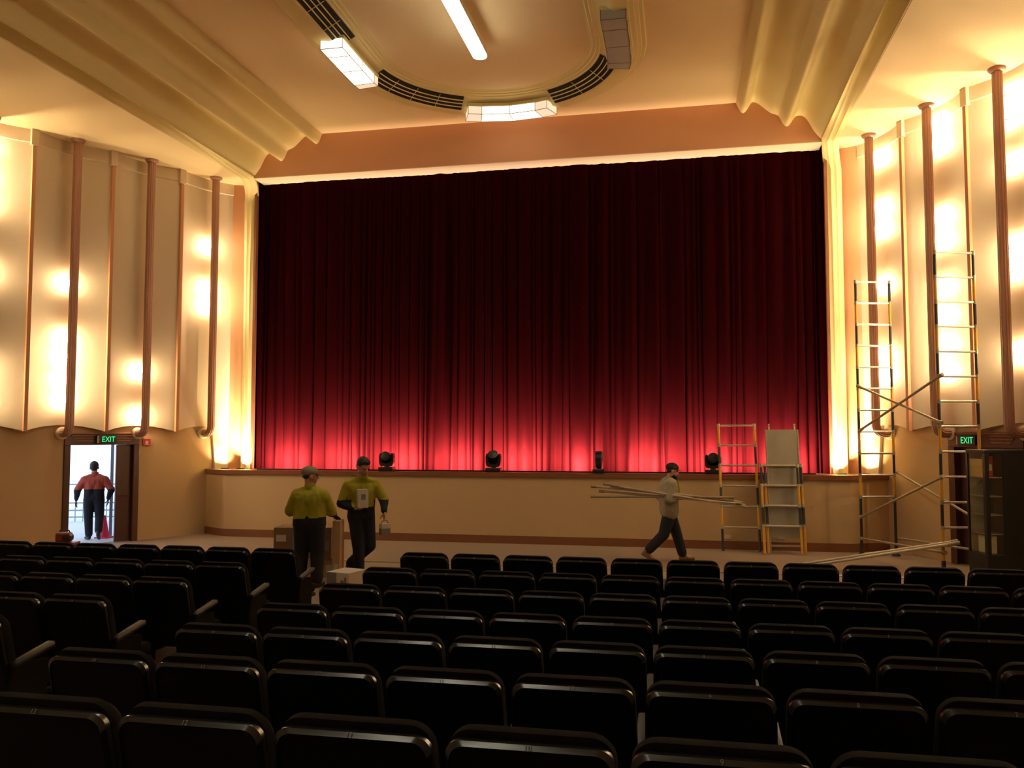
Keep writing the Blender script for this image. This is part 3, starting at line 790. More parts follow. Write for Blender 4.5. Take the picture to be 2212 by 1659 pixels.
# loose poles on the floor, far ends resting on the tower's low brace
random.seed(3)
lab = ['nearest of the loose scaffold poles sloping from the floor onto the tower', 'second of the loose sloping scaffold poles', 'third of the loose sloping scaffold poles', 'topmost of the loose scaffold poles sloping onto the tower']
G = 'loose poles propped on the tower'
for i, (ox, oz, L) in enumerate(((0.0, 0.0, 1.0), (0.05, 0.0, 1.02), (0.10, 0.0, 1.0), (0.06, 0.045, 0.98))):
    A = Vector((1.95 + ox * 0.7, 15.55 + ox, 0.028 + oz)); B = Vector((4.36 + 0.04 * i, 15.18 - 0.10 + ox, 0.56 + oz))
    B = A + (B - A) * L
    c = (A + B) / 2
    t = thing('scaffold_pole', lab[i], 'pole', A, 0, G)
    bm = bmesh.new(); tube(bm, (0, 0, 0), B - A, 0.024, n=12); finish('pole_tube', bm, M['alu'] if i != 1 else M['oldalu'], t, smooth=True)
    bm = bmesh.new(); d = (B - A).normalized(); tube(bm, -d * 0.02, d * 0.09, 0.032, n=10); finish('end_clip', bm, M['yellowfg'] if i == 1 else M['oldalu'], t, smooth=True)
    bm = bmesh.new(); tube(bm, B - A - d * 0.09, B - A + d * 0.02, 0.032, n=10); finish('end_clip', bm, M['oldalu'], t, smooth=True)

# ------------------------------------------------------------------ glass cabinet at right
t = thing('display_fridge', 'tall black glass-fronted display cabinet at the right edge by the exit', 'cabinet', (4.74, 14.68, 0.0), 0.245)
Wd, Dp, H = 0.78, 0.52, 2.10
B0 = 0.44
bm = bmesh.new(); box(bm, 0, Wd, 0, Dp, 0.0, B0, 0.01); finish('plinth', bm, M['black'], t)
bm = bmesh.new(); box(bm, 0, Wd, 0, Dp, H - 0.06, H, 0.01); finish('top', bm, M['black'], t)
bm = bmesh.new()
for x0, x1, y0, y1 in ((0, 0.07, 0, 0.07), (0.0, 0.035, Dp - 0.04, Dp), (0.36, Wd, 0, Dp), (0.30, 0.37, 0, 0.05)): box(bm, x0, x1, y0, y1, B0, H - 0.06, 0.006)
finish('frame', bm, M['black'], t)
bm = bmesh.new(); box(bm, 0.07, 0.30, 0.015, 0.022, B0, H - 0.06); g = finish('front_glass', bm, M['glass'], t)
bm = bmesh.new(); box(bm, 0.012, 0.018, 0.07, Dp - 0.04, B0, H - 0.06); finish('side_glass', bm, M['glass'], t)
bm = bmesh.new(); box(bm, 0.035, 0.36, Dp - 0.03, Dp - 0.01, B0, H - 0.06); finish('back_panel', bm, M['shelfback'], t)
for z in (0.75, 1.05, 1.35, 1.65):
    bm = bmesh.new(); box(bm, 0.03, 0.355, 0.05, Dp - 0.04, z, z + 0.012); finish('shelf', bm, M['alu'], t)
Rz = Matrix.Rotation(0.245, 4, 'Z'); CB = Matrix.Translation((4.74, 14.68, 0)) @ Rz
def carton(name, x0, x1, y0, y1, z0, z1, m, label):
    c = CB @ Vector(((x0 + x1) / 2, (y0 + y1) / 2, z0))
    t = thing(name, label, 'carton', c, 0.245)
    bm = bmesh.new(); box(bm, -(x1 - x0) / 2, (x1 - x0) / 2, -(y1 - y0) / 2, (y1 - y0) / 2, 0, z1 - z0, 0.004); finish('carton_body', bm, m, t)
    bm = bmesh.new(); box(bm, -(x1 - x0) / 2 * 0.6, (x1 - x0) / 2 * 0.6, -(y1 - y0) / 2 - 0.002, -(y1 - y0) / 2 + 0.001, (z1 - z0) * 0.3, (z1 - z0) * 0.6); finish('printed_panel', bm, M['white'] if m is not M['white'] else M['greyprint'], t)
carton('yellow_carton', 0.05, 0.10, 0.12, 0.50, 1.665, 1.95, M['yellowcard'], 'yellow carton on the top shelf at the left side of the glass cabinet')
carton('red_carton', 0.12, 0.22, 0.14, 0.30, 1.665, 2.0, M['red'], 'dark red carton on the top shelf behind the cabinet front glass')
carton('pale_carton', 0.10, 0.22, 0.10, 0.40, 0.445, 0.72, M['shelfback'], 'pale carton on the bottom of the glass cabinet')

# ------------------------------------------------------------------ boxes near the two workers
def carton2(name, c, w, d, h, rz, m, label, tape=True, prints=()):
    t = thing(name, label, 'box', c, rz)
    bm = bmesh.new(); box(bm, -w / 2, w / 2, -d / 2, d / 2, 0, h, 0.004); finish('carton_body', bm, m, t)
    if tape:
        bm = bmesh.new(); box(bm, -w / 2 - 0.001, w / 2 + 0.001, -0.025, 0.025, h - 0.06, h + 0.0015); finish('tape', bm, M['tan'] if m is M['card'] else M['white'], t)
    for (x0, x1, z0, z1, mm) in prints:
        bm = bmesh.new(); box(bm, x0, x1, -d / 2 - 0.002, -d / 2 + 0.001, z0, z1); finish('printed_label', bm, mm, t)
    return t
zf = floor_z(12.3)
carton2('moving_box', (-5.42, 12.30, zf), 0.50, 0.42, 0.30, 0.2, M['tan'], 'tan carton on the floor under the big brown box', prints=((0.08, 0.20, 0.08, 0.2, M['white']),))
carton2('moving_box', (-5.92, 12.28, zf), 0.44, 0.42, 0.30, 0.15, M['card'], 'brown carton on the floor left of the tan one, under the big box')
carton2('moving_box', (-5.69, 12.26, zf + 0.301), 0.88, 0.48, 0.46, 0.18, M['card'], 'big brown cardboard box behind the worker in the khaki cap', prints=((-0.40, -0.25, 0.25, 0.35, M['white']), (-0.15, -0.02, 0.10, 0.40, M['greyprint']), (0.33, 0.41, 0.12, 0.26, M['greyprint'])))
carton2('flat_carton', (-4.915, 11.66, floor_z(11.6)), 0.11, 0.30, 0.915, 0.2, M['tan'], 'tall narrow tan carton stood on end under the hand of the worker in the cap', tape=False, prints=((-0.03, 0.03, 0.2, 0.3, M['white']),))
t = carton2('white_carton', (-4.50, 10.98, floor_z(11)), 0.36, 0.40, 0.30, -0.25, M['white'], 'pale white carton on the aisle floor in front of the walking worker', tape=False)
bm = bmesh.new(); box(bm, -0.181, -0.02, -0.2015, -0.199, 0.0, 0.295); finish('grey_end', bm, M['greyprint'], t)
bm = bmesh.new(); box(bm, 0.05, 0.10, -0.2015, -0.1995, 0.12, 0.2); box(bm, 0.11, 0.14, -0.2015, -0.1995, 0.10, 0.24); finish('printed_mark', bm, M['card'], t)

# ------------------------------------------------------------------ seats
def rr_outline(w, h, r, flare=0.0, n=6):
    pts = []
    for (cx_, cz_, a0) in ((w / 2 - r, h - r, 0), (-w / 2 + r, h - r, PI / 2)):
        for i in range(n + 1):
            a = a0 + PI / 2 * i / n; pts.append((cx_ + r * math.cos(a), cz_ + r * math.sin(a)))
    pts += [(-w / 2 - flare, 0.0), (w / 2 + flare, 0.0)]
    return pts
def loft(bm, loops, cap=True, mis=None):
    R = [[bm.verts.new(p) for p in L] for L in loops]
    n = len(R[0])
    for k, (A, B) in enumerate(zip(R, R[1:])):
        for i in range(n): bm.faces.new((A[i], A[(i + 1) % n], B[(i + 1) % n], B[i])).material_index = (mis[k] if mis else 0)
    if cap: bm.faces.new(R[0][::-1]); bm.faces.new(R[-1])
def tilt(p, a=math.radians(13), z0=0.32):
    x, y, z = p; dz = z - z0
    return (x, y - dz * math.sin(a) + 0.128, z0 + dz * math.cos(a))
SEAT = {}
def seat_meshes():
    H = 0.575; z0 = 0.32
    def loop(inset, y, w=0.50, h=H, r=0.05, sag=0.0):
        return [tilt((x * (w - 2 * inset) / w, y - (sag if z > h - 0.1 else 0), z0 + z * (h - inset) / h)) for x, z in rr_outline(w, h, max(0.01, r), 0.012)]
    bm = bmesh.new()
    loft(bm, [loop(0.016, 0.0), loop(0.014, -0.009), loop(0.0, 0.004), loop(0.0, 0.026), loop(0.012, 0.028)], mis=[0, 1, 1, 0])
    SEAT['back_shell'] = bm, [M['seatshell'], M['lip']]
    for f in bm.faces:
        if f.material_index == 1 and f.calc_center_median().z < 0.80: f.material_index = 0
    bm = bmesh.new()
    loft(bm, [loop(0.022, 0.028, h=H + 0.02), loop(0.004, 0.036, h=H + 0.028, r=0.07), loop(0.0, 0.07, h=H + 0.03, r=0.08), loop(0.012, 0.105, h=H + 0.02, r=0.08), loop(0.04, 0.118, h=H + 0.02, r=0.08)])
    SEAT['back_cushion'] = bm, M['fabric']
    bm = bmesh.new()
    box(bm, -0.225, 0.225, 0.20, 0.62, 0.36, 0.46, 0.03); SEAT['seat_cushion'] = bm, M['fabric']
    bm = bmesh.new(); box(bm, -0.235, 0.235, 0.19, 0.60, 0.32, 0.358, 0.01); SEAT['seat_pan'] = bm, M['seatshell']
    bm = bmesh.new()
    sd = [(0.14, 0.0), (0.40, 0.0), (0.36, 0.10), (0.40, 0.56), (0.12, 0.60), (0.06, 0.42)]
    for x in (0.253,):
        A = [bm.verts.new((x, y, z)) for y, z in sd]; B = [bm.verts.new((x + 0.03, y, z)) for y, z in sd]
        for i in range(6): bm.faces.new((A[i], A[(i + 1) % 6], B[(i + 1) % 6], B[i]))
        bm.faces.new(A[::-1]); bm.faces.new(B)
    SEAT['side_panel'] = bm, M['fabric']
    bm = bmesh.new()
    box(bm, -0.03, 0.03, -0.17, 0.17, -0.02, 0.02, 0.015, Mx=Matrix.Translation((0.268, 0.27, 0.615)) @ Matrix.Rotation(math.radians(10), 4, 'X'))
    SEAT['armrest'] = bm, M['armpad']
    out = {}
    for k_, (bm, m) in SEAT.items():
        bmesh.ops.recalc_face_normals(bm, faces=bm.faces)
        me = bpy.data.meshes.new(k_); bm.to_mesh(me); bm.free()
        for mm in (m if isinstance(m, list) else [m]): me.materials.append(mm)
        for p in me.polygons: p.use_smooth = True
        try: me.set_sharp_from_angle(angle=math.radians(38))
        except Exception: pass
        out[k_] = me
    return out
SM = seat_meshes()
PITCHX = 0.54
ROWS = [8.36, 7.31, 6.37, 5.36, 4.41, 3.42, 2.43]
ROWN = ['front', 'second', 'third', 'fourth', 'fifth', 'sixth', 'seventh']
ORD = ['first', 'second', 'third', 'fourth', 'fifth', 'sixth', 'seventh', 'eighth', 'ninth', 'tenth', 'eleventh', 'twelfth', 'thirteenth', 'fourteenth', 'fifteenth', 'sixteenth', 'seventeenth', 'eighteenth', 'nineteenth', 'twentieth']
# mirrored side panels for the seat that ends a block on its left
def mirrored(me):
    m2 = me.copy(); m2.transform(Matrix.Scale(-1, 4, (1, 0, 0))); m2.flip_normals(); return m2
SML = {k_: mirrored(SM[k_]) for k_ in ('side_panel', 'armrest')}
def px_of(x, y, z):
    cy_, sy_ = math.cos(YAW), math.sin(YAW); cp, sp = math.cos(PITCH), math.sin(PITCH)
    f = (-sy_ * cp, cy_ * cp, sp); r = (cy_, sy_, 0)
    zz = x * f[0] + y * f[1] + (z - 2.35) * f[2]
    return 1106 + F_PX * (x * r[0] + y * r[1]) / zz if zz > 0.1 else None
def add_seat(x, y, label, num, left_end):
    z = floor_z(y)
    t = thing('cinema_seat', label, 'seat', (x, y, z), 0, 'black cinema seats in rows')
    for k_ in ('back_shell', 'back_cushion', 'seat_cushion', 'seat_pan', 'side_panel', 'armrest'):
        o_ = bpy.data.objects.new(k_, SM[k_]); COL.objects.link(o_); o_.parent = t
        if k_ == 'back_shell': shell = o_
    if left_end:
        for k_ in ('side_panel', 'armrest'):
            o_ = bpy.data.objects.new(k_, SML[k_]); COL.objects.link(o_); o_.parent = t
    p = tilt((0, -0.0065, 0.32 + 0.569))
    n_ = bpy.data.objects.new('seat_number', text_mesh(str(num), 0.023, M['number'], 0.0004)); COL.objects.link(n_); n_.parent = shell
    n_.location = (p[0], p[1] - 0.003, p[2] + 0.002); n_.rotation_euler = (math.radians(52), 0, 0)
for r, y in enumerate(ROWS):
    for c_ in range(14):
        x = -2.87 + PITCHX * (c_ + 0.5)
        a_ = px_of(x - 0.27, y, floor_z(y) + 0.88)
        if a_ is None or a_ > 2230: break
        b_ = px_of(x + 0.30, y, floor_z(y) + 0.88)
        if b_ < -5: continue
        add_seat(x, y, 'black cinema seat in the %s row of the right block, %s from the aisle' % (ROWN[r], ORD[c_]), 14 - c_, c_ == 0)
    for c_ in range(14):
        x = -4.0 - PITCHX * (c_ + 0.5)
        b_ = px_of(x + 0.42, y + 0.3, floor_z(y) + 0.6)
        if b_ is None or b_ < -10: break
        add_seat(x, y, 'black cinema seat in the %s row of the left block, %s from the aisle' % (ROWN[r], ORD[c_]), 15 + c_, False)

# ------------------------------------------------------------------ people
def rcone(bm, p0, r0, p1, r1, sq=(1, 1, 1)):
    """tapered capsule made of two spheres and a cone"""
    p0 = Vector(p0); p1 = Vector(p1)
    for p, r in ((p0, r0), (p1, r1)):
        res = bmesh.ops.create_icosphere(bm, subdivisions=2, radius=r)
        for v in res['verts']: v.co = v.co + p
    tube(bm, p0, p1, r0, r1, n=16)
def ell(bm, c, rx, ry, rz, rot=None):
    res = bmesh.ops.create_icosphere(bm, subdivisions=3, radius=1.0)
    if rot is not None: rx *= 1.13; ry *= 1.13; rz *= 1.13
    for v in res['verts']:
        q = Vector((v.co.x * rx, v.co.y * ry, v.co.z * rz))
        if rot is not None: q = rot @ q
        v.co = q + Vector(c)
def fused(name, bm, m, parent, voxel=0.008, smooth_it=4, assign=None):
    me = bpy.data.meshes.new(name); bm.to_mesh(me); bm.free()
    o = bpy.data.objects.new(name, me); COL.objects.link(o)
    md = o.modifiers.new('fuse', 'REMESH'); md.mode = 'VOXEL'; md.voxel_size = voxel; md.use_smooth_shade = True
    if smooth_it:
        s_ = o.modifiers.new('soft', 'SMOOTH'); s_.iterations = smooth_it; s_.factor = 0.5
    dg = bpy.context.evaluated_depsgraph_get(); me2 = bpy.data.meshes.new_from_object(o.evaluated_get(dg))
    me2.name = name; bpy.data.objects.remove(o); bpy.data.meshes.remove(me)
    me2.materials.clear()
    for mm in (m if isinstance(m, (list, tuple)) else [m]): me2.materials.append(mm)
    for p in me2.polygons:
        p.use_smooth = True
        if assign: p.material_index = assign(p.center)
    o = bpy.data.objects.new(name, me2); COL.objects.link(o); o.parent = parent
    return o
def add_hand(bm, wrist, d, palm_n, curl, side, spread=0.12, r=0.0088):
    """wrist point, d = direction of the hand, palm_n = palm normal, curl in radians per joint, side: thumb direction sign"""
    d = Vector(d).normalized(); n = Vector(palm_n); n = (n - d * n.dot(d)).normalized(); s = d.cross(n).normalized() * side
    w = Vector(wrist)
    for k_ in range(4):                                       # palm: metacarpals fused
        o_ = s * (0.030 - 0.020 * k_)
        rcone(bm, w + o_ * 0.6 + d * 0.01, 0.015, w + o_ + d * 0.085, 0.0125)
    for k_, (ln, sp) in enumerate(((0.070, 1), (0.080, 0.3), (0.075, -0.4), (0.058, -1.1))):
        p = w + s * (0.031 - 0.0205 * k_) + d * (0.088 - (0.006 if k_ == 3 else 0))
        dr = (d + s * spread * sp).normalized(); ang = curl * (1 + 0.08 * k_)
        seg = [0.45, 0.32, 0.25]; rr = r if k_ < 3 else r * 0.88
        axis = dr.cross(n).normalized()
        for q, f in enumerate(seg):
            dr = Matrix.Rotation(ang * (0.7 if q == 0 else 1.0), 3, axis) @ dr
            e_ = p + dr * ln * f
            rcone(bm, p, rr * (1 - 0.08 * q), e_, rr * (0.92 - 0.1 * q)); p = e_
    p = w + s * 0.028 + d * 0.022 + n * 0.006                   # thumb
    dr = (d * 0.55 + s * 0.75 + n * 0.35).normalized()
    for q, f in enumerate((0.036, 0.028, 0.022)):
        e_ = p + dr * f; rcone(bm, p, 0.0115 - 0.001 * q, e_, 0.0105 - 0.001 * q); p = e_
        dr = (dr + d * 0.25 + n * min(0.6, curl * 0.5)).normalized()
def head_rot(yaw, pitch, roll=0):
    return (Matrix.Rotation(yaw, 3, 'Z') @ Matrix.Rotation(roll, 3, 'Y') @ Matrix.Rotation(pitch, 3, 'X'))
def build_person(name_label, loc, rz, J, top, trousers, boots, head, hair=True, cap=None, beard=False, topassign=None, hands=None, glove=(False, False), bulk=1.0, vest=None, tw=1.0):
    """J: joints in local space (x right, y forward, z up)"""
    t = thing('person', name_label, 'person', loc, rz)
    V = lambda k_: Vector(J[k_])
    hc = V('head'); Rh = head_rot(*head)
    HS = 1.13
    H = lambda x, y, z: hc + Rh @ Vector((x * HS, y * HS, z * HS + 0.012))
    # body: one continuous surface under the clothes
    bm = bmesh.new()
    ell(bm, H(0, -0.012, 0.03), 0.074, 0.095, 0.092, Rh)      # cranium
    ell(bm, H(0, 0.022, -0.035), 0.058, 0.070, 0.075, Rh)     # face
    ell(bm, H(0, 0.055, -0.090), 0.030, 0.028, 0.024, Rh)     # chin
    rcone(bm, H(-0.04, 0.0, -0.07), 0.022, H(-0.012, 0.055, -0.095), 0.018); rcone(bm, H(0.04, 0.0, -0.07), 0.022, H(0.012, 0.055, -0.095), 0.018)
    rcone(bm, H(0, 0.088, 0.01), 0.008, H(0, 0.108, -0.030), 0.013)   # nose
    rcone(bm, H(-0.012, 0.094, -0.032), 0.009, H(0.012, 0.094, -0.032), 0.009)
    rcone(bm, H(-0.04, 0.078, 0.026), 0.010, H(0.04, 0.078, 0.026), 0.010)  # brow
    for sx in (-1, 1): ell(bm, H(sx * 0.078, -0.005, -0.012), 0.010, 0.020, 0.032, Rh)   # ears
    rcone(bm, H(0, -0.02, -0.06), 0.054, V('neck'), 0.060)
    rcone(bm, V('neck'), 0.055, V('chest'), 0.07)
    rcone(bm, V('chest'), 0.07, V('pelvis') + Vector((0, 0, 0.05)), 0.07)
    for s_ in 'LR':
        rcone(bm, V('chest') + (V('sh' + s_) - V('chest')) * 0.3, 0.06, V('sh' + s_), 0.045)
        rcone(bm, V('sh' + s_), 0.048, V('el' + s_), 0.038); rcone(bm, V('el' + s_), 0.038, V('wr' + s_), 0.027)
        rcone(bm, V('pelvis'), 0.07, V('hip' + s_), 0.07); rcone(bm, V('hip' + s_), 0.07, V('kn' + s_), 0.052); rcone(bm, V('kn' + s_), 0.05, V('an' + s_), 0.036)
        rcone(bm, V('an' + s_), 0.036, V('an' + s_) + (V('toe' + s_) - V('an' + s_)) * 0.8, 0.03)
        h = hands[s_]
        if not glove['LR'.index(s_)]:
            rcone(bm, V('wr' + s_), 0.026, V('wr' + s_) + Vector(h[0]).normalized() * 0.02, 0.022)
            add_hand(bm, V('wr' + s_) + Vector(h[0]).normalized() * 0.015, h[0], h[1], h[2], h[3])
    fused('body', bm, M['skin'], t, 0.0062, 2)
    for i_, s_ in enumerate('LR'):
        if glove[i_]:
            h = hands[s_]; bm = bmesh.new(); rcone(bm, V('wr' + s_) - Vector(h[0]).normalized() * 0.04, 0.034, V('wr' + s_) + Vector(h[0]).normalized() * 0.02, 0.03)
            add_hand(bm, V('wr' + s_) + Vector(h[0]).normalized() * 0.015, h[0], h[1], h[2], h[3], r=0.0105); fused('glove', bm, M['glove'], t, 0.0062, 2)
    for sx in (-1, 1):
        bm = bmesh.new(); ell(bm, H(sx * 0.031, 0.083, 0.004), 0.012, 0.008, 0.007, Rh); finish('eye', bm, M['eye'], t, smooth=True)
    bm = bmesh.new(); ell(bm, H(0, 0.088, -0.062), 0.024, 0.008, 0.007, Rh); finish('mouth', bm, M['lips'], t, smooth=True)
    if hair:
        bm = bmesh.new()
        if cap is None: ell(bm, H(0, -0.024, 0.045), 0.083, 0.098, 0.092, Rh)
        ell(bm, H(0, -0.045, 0.0 if cap is None else 0.005), 0.076 if cap is None else 0.070, 0.066 if cap is None else 0.056, 0.062 if cap is None else 0.052, Rh)
        if cap is None: ell(bm, H(0, 0.045, 0.085), 0.060, 0.045, 0.035, Rh)
        fused('hair', bm, M['hair'], t, 0.007, 2)
    if beard:
        bm = bmesh.new(); ell(bm, H(0, 0.055, -0.095), 0.048, 0.045, 0.036, Rh); ell(bm, H(0, 0.015, -0.080), 0.062, 0.058, 0.036, Rh); fused('beard', bm, M['hair'], t, 0.007, 2)
    if cap is not None:
        bm = bmesh.new()
        ell(bm, H(0, -0.012, 0.055), 0.090, 0.108, 0.082, Rh); c_ = fused('cap', bm, cap, t, 0.007, 2)
        for v in c_.data.vertices:
            q = Rh.inverted() @ (v.co - hc)
            lim = 0.045 + (0.25 * q.y if q.y < 0 else 0.0)
            if q.z < lim: v.co = hc + Rh @ Vector((q.x, q.y, lim))
        bm = bmesh.new()
        top_, bot_ = [], []
        for i in range(13):
            a = PI * i / 12; top_.append(bm.verts.new(H(0.078 * math.cos(a), 0.070 + 0.085 * math.sin(a), 0.046 - 0.022 * math.sin(a) - 0.012 * math.cos(a) ** 2)))
            bot_.append(bm.verts.new(H(0.078 * math.cos(a), 0.070 + 0.085 * math.sin(a), 0.040 - 0.022 * math.sin(a) - 0.012 * math.cos(a) ** 2)))
        bm.faces.new(top_); bm.faces.new(bot_[::-1])
        for i in range(13): bm.faces.new((top_[i], top_[(i + 1) % 13], bot_[(i + 1) % 13], bot_[i]))
        finish('cap_brim', bm, cap, c_, smooth=False)
    # shirt
    b = bulk
    bm = bmesh.new(); ax = (V('shR') - V('shL')).normalized()
    ch, pe, ne = V('chest'), V('pelvis'), V('neck')
    for sx in (-1, 1):
        rcone(bm, ch + ax * sx * 0.085 + Vector((0, 0, 0.02)), 0.115 * b, pe + ax * sx * 0.065 * b + Vector((0, 0, 0.10)), 0.105 * b)
        rcone(bm, pe + ax * sx * 0.065 * b + Vector((0, 0, 0.10)), 0.105 * b, pe + ax * sx * 0.07 * b + Vector((0, 0, -0.04)), 0.108 * b)
        sh = V('shR') if sx > 0 else V('shL')
        rcone(bm, ne + Vector((0, 0, -0.045)), 0.07, sh + Vector((0, 0, 0.0)), 0.068 * b)
        rcone(bm, ch, 0.12 * b, sh + Vector((0, 0, -0.03)), 0.085 * b)
    rcone(bm, ne + Vector((0, 0, -0.05)), 0.072, ne + Vector((0, 0, -0.005)), 0.068)
    for s_ in 'LR':
        rcone(bm, V('sh' + s_), 0.075 * b, V('el' + s_), 0.064 * b); rcone(bm, V('el' + s_), 0.062 * b, V('wr' + s_) + (V('el' + s_) - V('wr' + s_)) * 0.06, 0.046)
    so = fused('shirt', bm, top, t, 0.010, 5, topassign)
    for v in so.data.vertices:                                  # soft creases, stronger below the arms
        c = v.co; f = noise.noise(Vector((c.x * 9, c.y * 9, c.z * 5))) + 0.5 * noise.noise(Vector((c.x * 22, c.y * 22, c.z * 9)))
        v.co = c + v.normal * (0.011 * f)
    bm = bmesh.new(); nz = ne + Vector((0, 0, 0.0))
    lathe(bm, [(0.080, -0.03), (0.076, 0.015), (0.070, 0.035), (0.064, 0.036), (0.066, -0.02)], 20, nz + Vector((0, 0.004, 0)))
    finish('collar', bm, top[0] if not beard else top[0], t, smooth=True)
    # trousers
    bm = bmesh.new()
    rcone(bm, pe + ax * 0.05 * tw + Vector((0, 0, 0.04)), 0.105 * tw, pe - ax * 0.05 * tw + Vector((0, 0, 0.04)), 0.105 * tw)
    for s_ in 'LR':
        rcone(bm, pe, 0.115 * tw, V('hip' + s_) + Vector((0, 0, -0.03)), 0.108 * tw); rcone(bm, V('hip' + s_), 0.105 * tw, V('kn' + s_), 0.082 * tw)
        rcone(bm, V('kn' + s_), 0.080 * tw, V('an' + s_) + (V('kn' + s_) - V('an' + s_)) * 0.10, 0.070 * tw)
    fused('trousers', bm, trousers, t, 0.010, 4)
    for s_ in 'LR':
        bm = bmesh.new(); a, q = V('an' + s_), V('toe' + s_); f = (q - a); f.normalize()
        hl = a - Vector((f.x, f.y, 0)).normalized() * 0.03 + Vector((0, 0, a.z * 0 - 0.045))
        if J.get('heel' + s_): hl = V('heel' + s_)
        rcone(bm, a + Vector((0, 0, 0.02)), 0.052, hl, 0.040); rcone(bm, hl, 0.040, q, 0.036); rcone(bm, a, 0.045, hl + (q - hl) * 0.6, 0.042)
        fused('boot', bm, boots, t, 0.008, 2)
    if vest:
        vest(t, V, ax)
    return t

# worker in a khaki cap, seen from behind
zL = floor_z(11.27)
J = dict(pelvis=(0.0, 0, 0.97), chest=(0.0, 0.02, 1.30), neck=(-0.01, 0.02, 1.50), head=(-0.015, 0.045, 1.635),
         shL=(-0.175, 0.0, 1.365), elL=(-0.29, 0.02, 1.13), wrL=(-0.20, 0.24, 1.08), shR=(0.175, 0.02, 1.365), elR=(0.26, 0.14, 1.12), wrR=(0.25, 0.32, 1.045),
         hipL=(-0.10, 0, 0.92), knL=(-0.12, 0.03, 0.50), anL=(-0.13, -0.01, 0.085), toeL=(-0.15, 0.16, 0.036), hipR=(0.10, 0, 0.92), knR=(0.11, 0.04, 0.50), anR=(0.12, 0.0, 0.085), toeR=(0.15, 0.16, 0.036))
def hv(zc, sl=0.0):
    return lambda c: 0 if c.z > zc + sl * c.x else 1
build_person('person in khaki cap and yellow work shirt, back turned, hand on a tall carton', (-5.19, 11.27, zL), math.radians(5), J, [M['hivis'], M['navy']], M['navy'], M['blackboot'],
             (-0.95, -0.05), cap=M['khaki'], hands={'L': ((0.3, 1, 0), (0.6, 0, -0.6), 0.35, 1), 'R': ((0.05, 0.9, -0.45), (0, -0.3, -1), 0.30, -1)}, glove=(True, True), bulk=1.36, tw=1.25,
             topassign=lambda c: 0 if (c.z > 1.03 + 0.06 * c.x and (c.y < 0.24 or c.z > 1.2)) else 1).scale = (1.0, 1.0, 0.95)
# second worker walking with cartons
zR = floor_z(11.98)
J = dict(pelvis=(0.0, 0.0, 0.98), chest=(0.01, 0.03, 1.33), neck=(0.0, 0.06, 1.545), head=(0.0, 0.10, 1.675),
         shR=(-0.0, 0.0, 0.0), shL=(0, 0, 0), elL=(0, 0, 0), elR=(0, 0, 0), wrL=(0, 0, 0), wrR=(0, 0, 0),
         hipL=(-0.09, 0, 0.93), knL=(-0.13, 0.02, 0.51), anL=(0.12, -0.27, 0.21), toeL=(0.20, -0.29, 0.05), heelL=(0.07, -0.25, 0.17),
         hipR=(0.08, 0, 0.93), knR=(0.05, 0.07, 0.50), anR=(0.03, 0.04, 0.085), toeR=(-0.06, 0.19, 0.036))
J.update(shL=(-0.19, 0.03, 1.43), elL=(-0.33, 0.06, 1.20), wrL=(-0.30, 0.22, 1.03), shR=(0.19, 0.02, 1.43), elR=(0.30, -0.02, 1.15), wrR=(0.14, 0.17, 1.08))
build_person('dark-haired person in yellow and navy work shirt walking right, holding two cartons', (-4.69, 11.98, zR), math.radians(-147), J, [M['hivis'], M['navy']], M['navy'], M['blackboot'],
             (0.35, -0.40), hands={'L': ((0.05, 0.35, -0.95), (1, 0.2, 0), 0.45, 1), 'R': ((-0.9, 0.45, 0.05), (0, 0.2, 1), 0.35, 1)}, bulk=1.18, tw=1.12,
             topassign=lambda c: 0 if (c.z > 1.20 or (abs(c.x) < 0.17 and c.z > 1.10)) else 1)
# carton held against the belly and small carton hung from the fingers
Mr = Matrix.Translation((-4.69, 11.98, zR)) @ Matrix.Rotation(math.radians(-147), 4, 'Z')
def held(name, c, w, d, h, rz, m, label, extra=None):
    p = Mr @ Vector(c); t = thing(name, label, 'box', p, math.radians(-147) + rz)
    bm = bmesh.new(); box(bm, -w / 2, w / 2, -d / 2, d / 2, 0, h, 0.003); finish('carton_body', bm, m, t)
    if extra: extra(t)
def ex1(t):
    bm = bmesh.new(); box(bm, -0.03, 0.035, 0.048, 0.0525, 0.12, 0.20); finish('printed_label', bm, M['greyprint'], t)
held('white_carton', (0.03, 0.225, 1.095), 0.15, 0.10, 0.27, 0.1, M['white'], 'white carton held against the belly of the walking worker', ex1)
def ex2(t):
    bm = bmesh.new(); box(bm, -0.0705, 0.0705, -0.0455, 0.0455, 0.0, 0.09); finish('grey_band', bm, M['greyprint'], t)
    bm = bmesh.new(); pts = [(0.05 * math.cos(PI * i / 8), 0, 0.16 + 0.05 * math.sin(PI * i / 8)) for i in range(9)]
    for a, b in zip(pts, pts[1:]): tube(bm, a, b, 0.006, n=8)
    finish('carry_loop', bm, M['card'], t)
held('small_carton', (-0.29, 0.285, 0.70), 0.14, 0.09, 0.16, 0.2, M['white'], 'small white and grey carton hanging from the walking worker\'s hand', ex2)

